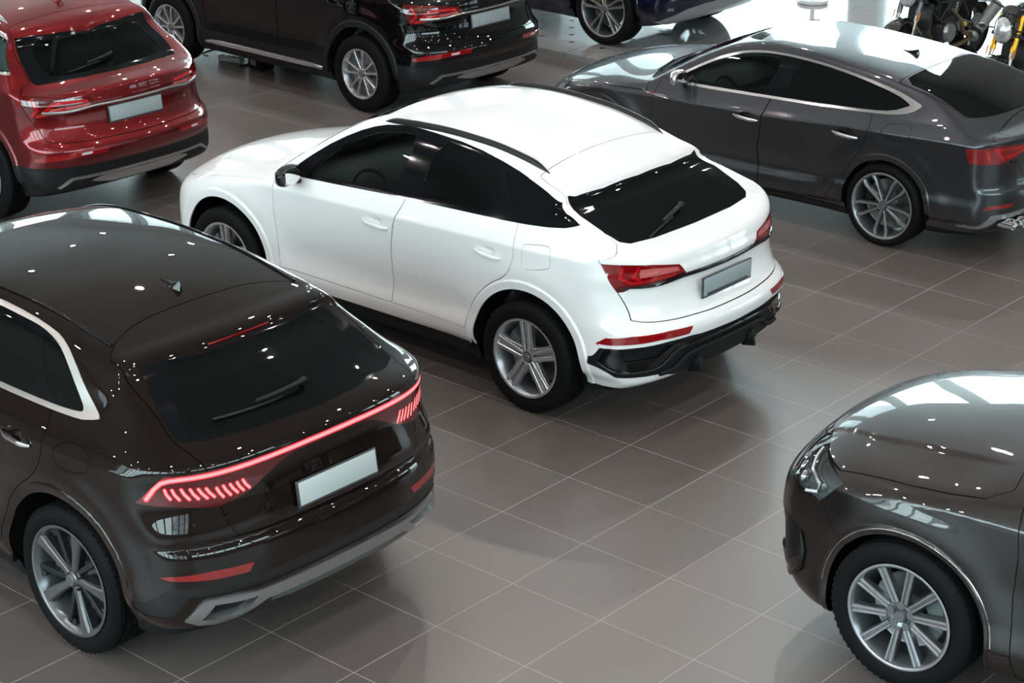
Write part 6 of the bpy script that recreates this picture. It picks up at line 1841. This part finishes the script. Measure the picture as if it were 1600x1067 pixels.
    ex = b.build('exhaust_pipe', mat('burnt_exhaust_metal', (.20, .15, .09), rough=.35, metal=.8), root, 60)
    b = MB(); b.cyl((.30, .20, .28), (-.10, .235, .55), .058, .066, seg=28); b.cyl((-.10, .235, .55), (-.125, .237, .567), .070, .060, seg=28); b.build('silencer', can, ex, 40)
    b = MB(); b.cyl((.26, .205, .31), (.22, .208, .335), .064, seg=28); b.build('silencer_band', A['plastic'], ex)
    b = MB(); b.tube([(.25, .13, .30), (.22, .20, .16), (.20, .27, .015)], .010, 8); b.build('side_stand', mtb, root, 60)
    b = MB(); b.cyl((.42, .17, .44), (.42, .19, .44), .022, seg=16); b.build('warning_tag', mat('yellow_tag', (.75, .62, .04), rough=.4), root)
    b = MB(); b.box((.36, .20, .36), (.09, .05, .012), None, .003); b.build('foot_peg', met, root)
    b = MB(); b.box((-.30, 0, .80), (.02, .17, .10), Matrix.Rotation(.3, 4, 'Y'), .004); b.tube([(-.20, 0, .90), (-.30, 0, .82)], .012, 8); b.build('tail_bracket', A['plastic'], root)
    return root
def build_props():
    A = M_ALL
    gold = mat('gold_fork', (.80, .42, .04), rough=.22, metal=.9)
    grey = mat('grey_fork', (.16, .17, .18), rough=.25, metal=.8)
    steel = mat('fork_steel', (.55, .53, .45), rough=.15, metal=1)
    make_moto((-1.98, 9.235, .06), -90, 'black motorcycle with dark forks and a grey silencer, left of the gold-forked one', grey, steel)
    make_moto((-.52, 8.49, .06), -91, 'motorcycle with bright gold fork legs and an oval faceted headlight', gold, steel)
    # stand with a round white base on the platform
    r = empty('display_stand', (-4.58, 10.30, .06), 0, 'white round-based display stand on the bright platform behind the grey fastback', 'display stand')
    wh = mat('white_lacquer', (.78, .79, .80), rough=.2)
    b = MB(); b.lathe([(.001, .05), (.165, .05), (.18, .042), (.182, .03), (.182, .012), (.17, .0), (.001, .0)], 48, 'Z'); b.build('base', wh, r, 40)
    b = MB(); b.cyl((0, 0, .05), (0, 0, 1.05), .028); b.build('post', wh, r)
    b = MB(); b.box((0, 0, 1.10), (.32, .42, .02), Matrix.Rotation(.5, 4, 'Y'), .005); b.build('panel', wh, r)
    # power strip and charger under the black SUV
    r = empty('power_strip', (-7.80, 4.17, 0), radians(8), 'white multi-socket power strip lying under the black SUV', 'power strip')
    b = MB(); b.box((0, 0, .03), (.30, .09, .055), None, .012); b.build('strip_body', mat('white_plastic', (.55, .56, .55), rough=.4), r)
    for k in range(4):
        b = MB(); b.cyl((-.11 + .073 * k, 0, .056), (-.11 + .073 * k, 0, .060), .024, seg=18); b.build('socket', mat('socket_grey', (.12, .12, .12), rough=.5), r)
    r = empty('battery_charger', (-7.36, 4.19, 0), radians(-8), 'black battery charger box on the floor beside the power strip', 'charger')
    b = MB(); b.box((0, 0, .06), (.26, .16, .12), None, .015); b.build('charger_body', A['plastic'], r)
    b = MB(); b.box((-.02, -.082, .07), (.10, .006, .06), None, .002); b.build('charger_label', mat('grey_label', (.3, .31, .3), rough=.5), r)
    b = MB(); b.tube([(-7.62, 4.40, .006), (-7.58, 4.25, .006), (-7.57, 4.08, .006), (-7.54, 4.15, .006)], .006, 8)
    tag(b.build('charger_cable', A['plastic'], None, 60), 'thin black cable between the power strip and the charger box', 'cable')
    b = MB(); b.tube([(-8.16, 4.16, .005), (-8.3, 4.2, .005), (-8.35, 4.5, .005), (-8.05, 4.9, .005), (-7.7, 5.3, .005), (-7.2, 5.4, .005)], .005, 8)
    tag(b.build('supply_cable', A['plastic'], None, 60), 'black cable running on the floor from the power strip under the black SUV', 'cable')
init_materials()
build_room()
build_lamps()
car_white()
car_brown()
car_grey()
_red = mat_paint('deep_red_metallic', (.15, .003, .005), metal=.8, rough=.36, flake=.3)
_blk = mat_paint('black_paint', (.002, .002, .0024), rough=.4, ior=1.05)
car_sister((-5.423, .343, 0), 179, 'deep red SUV with a see-through rear window and silver tailgate strip', _red, False, M_ALL['glass'])
car_sister((-5.384, 4.609, 0), 179, 'black SUV with black plastic wheel arches and silver sill strip', _blk, True, M_ALL['privacy'])
car_graphite()
car_blue()
build_props()
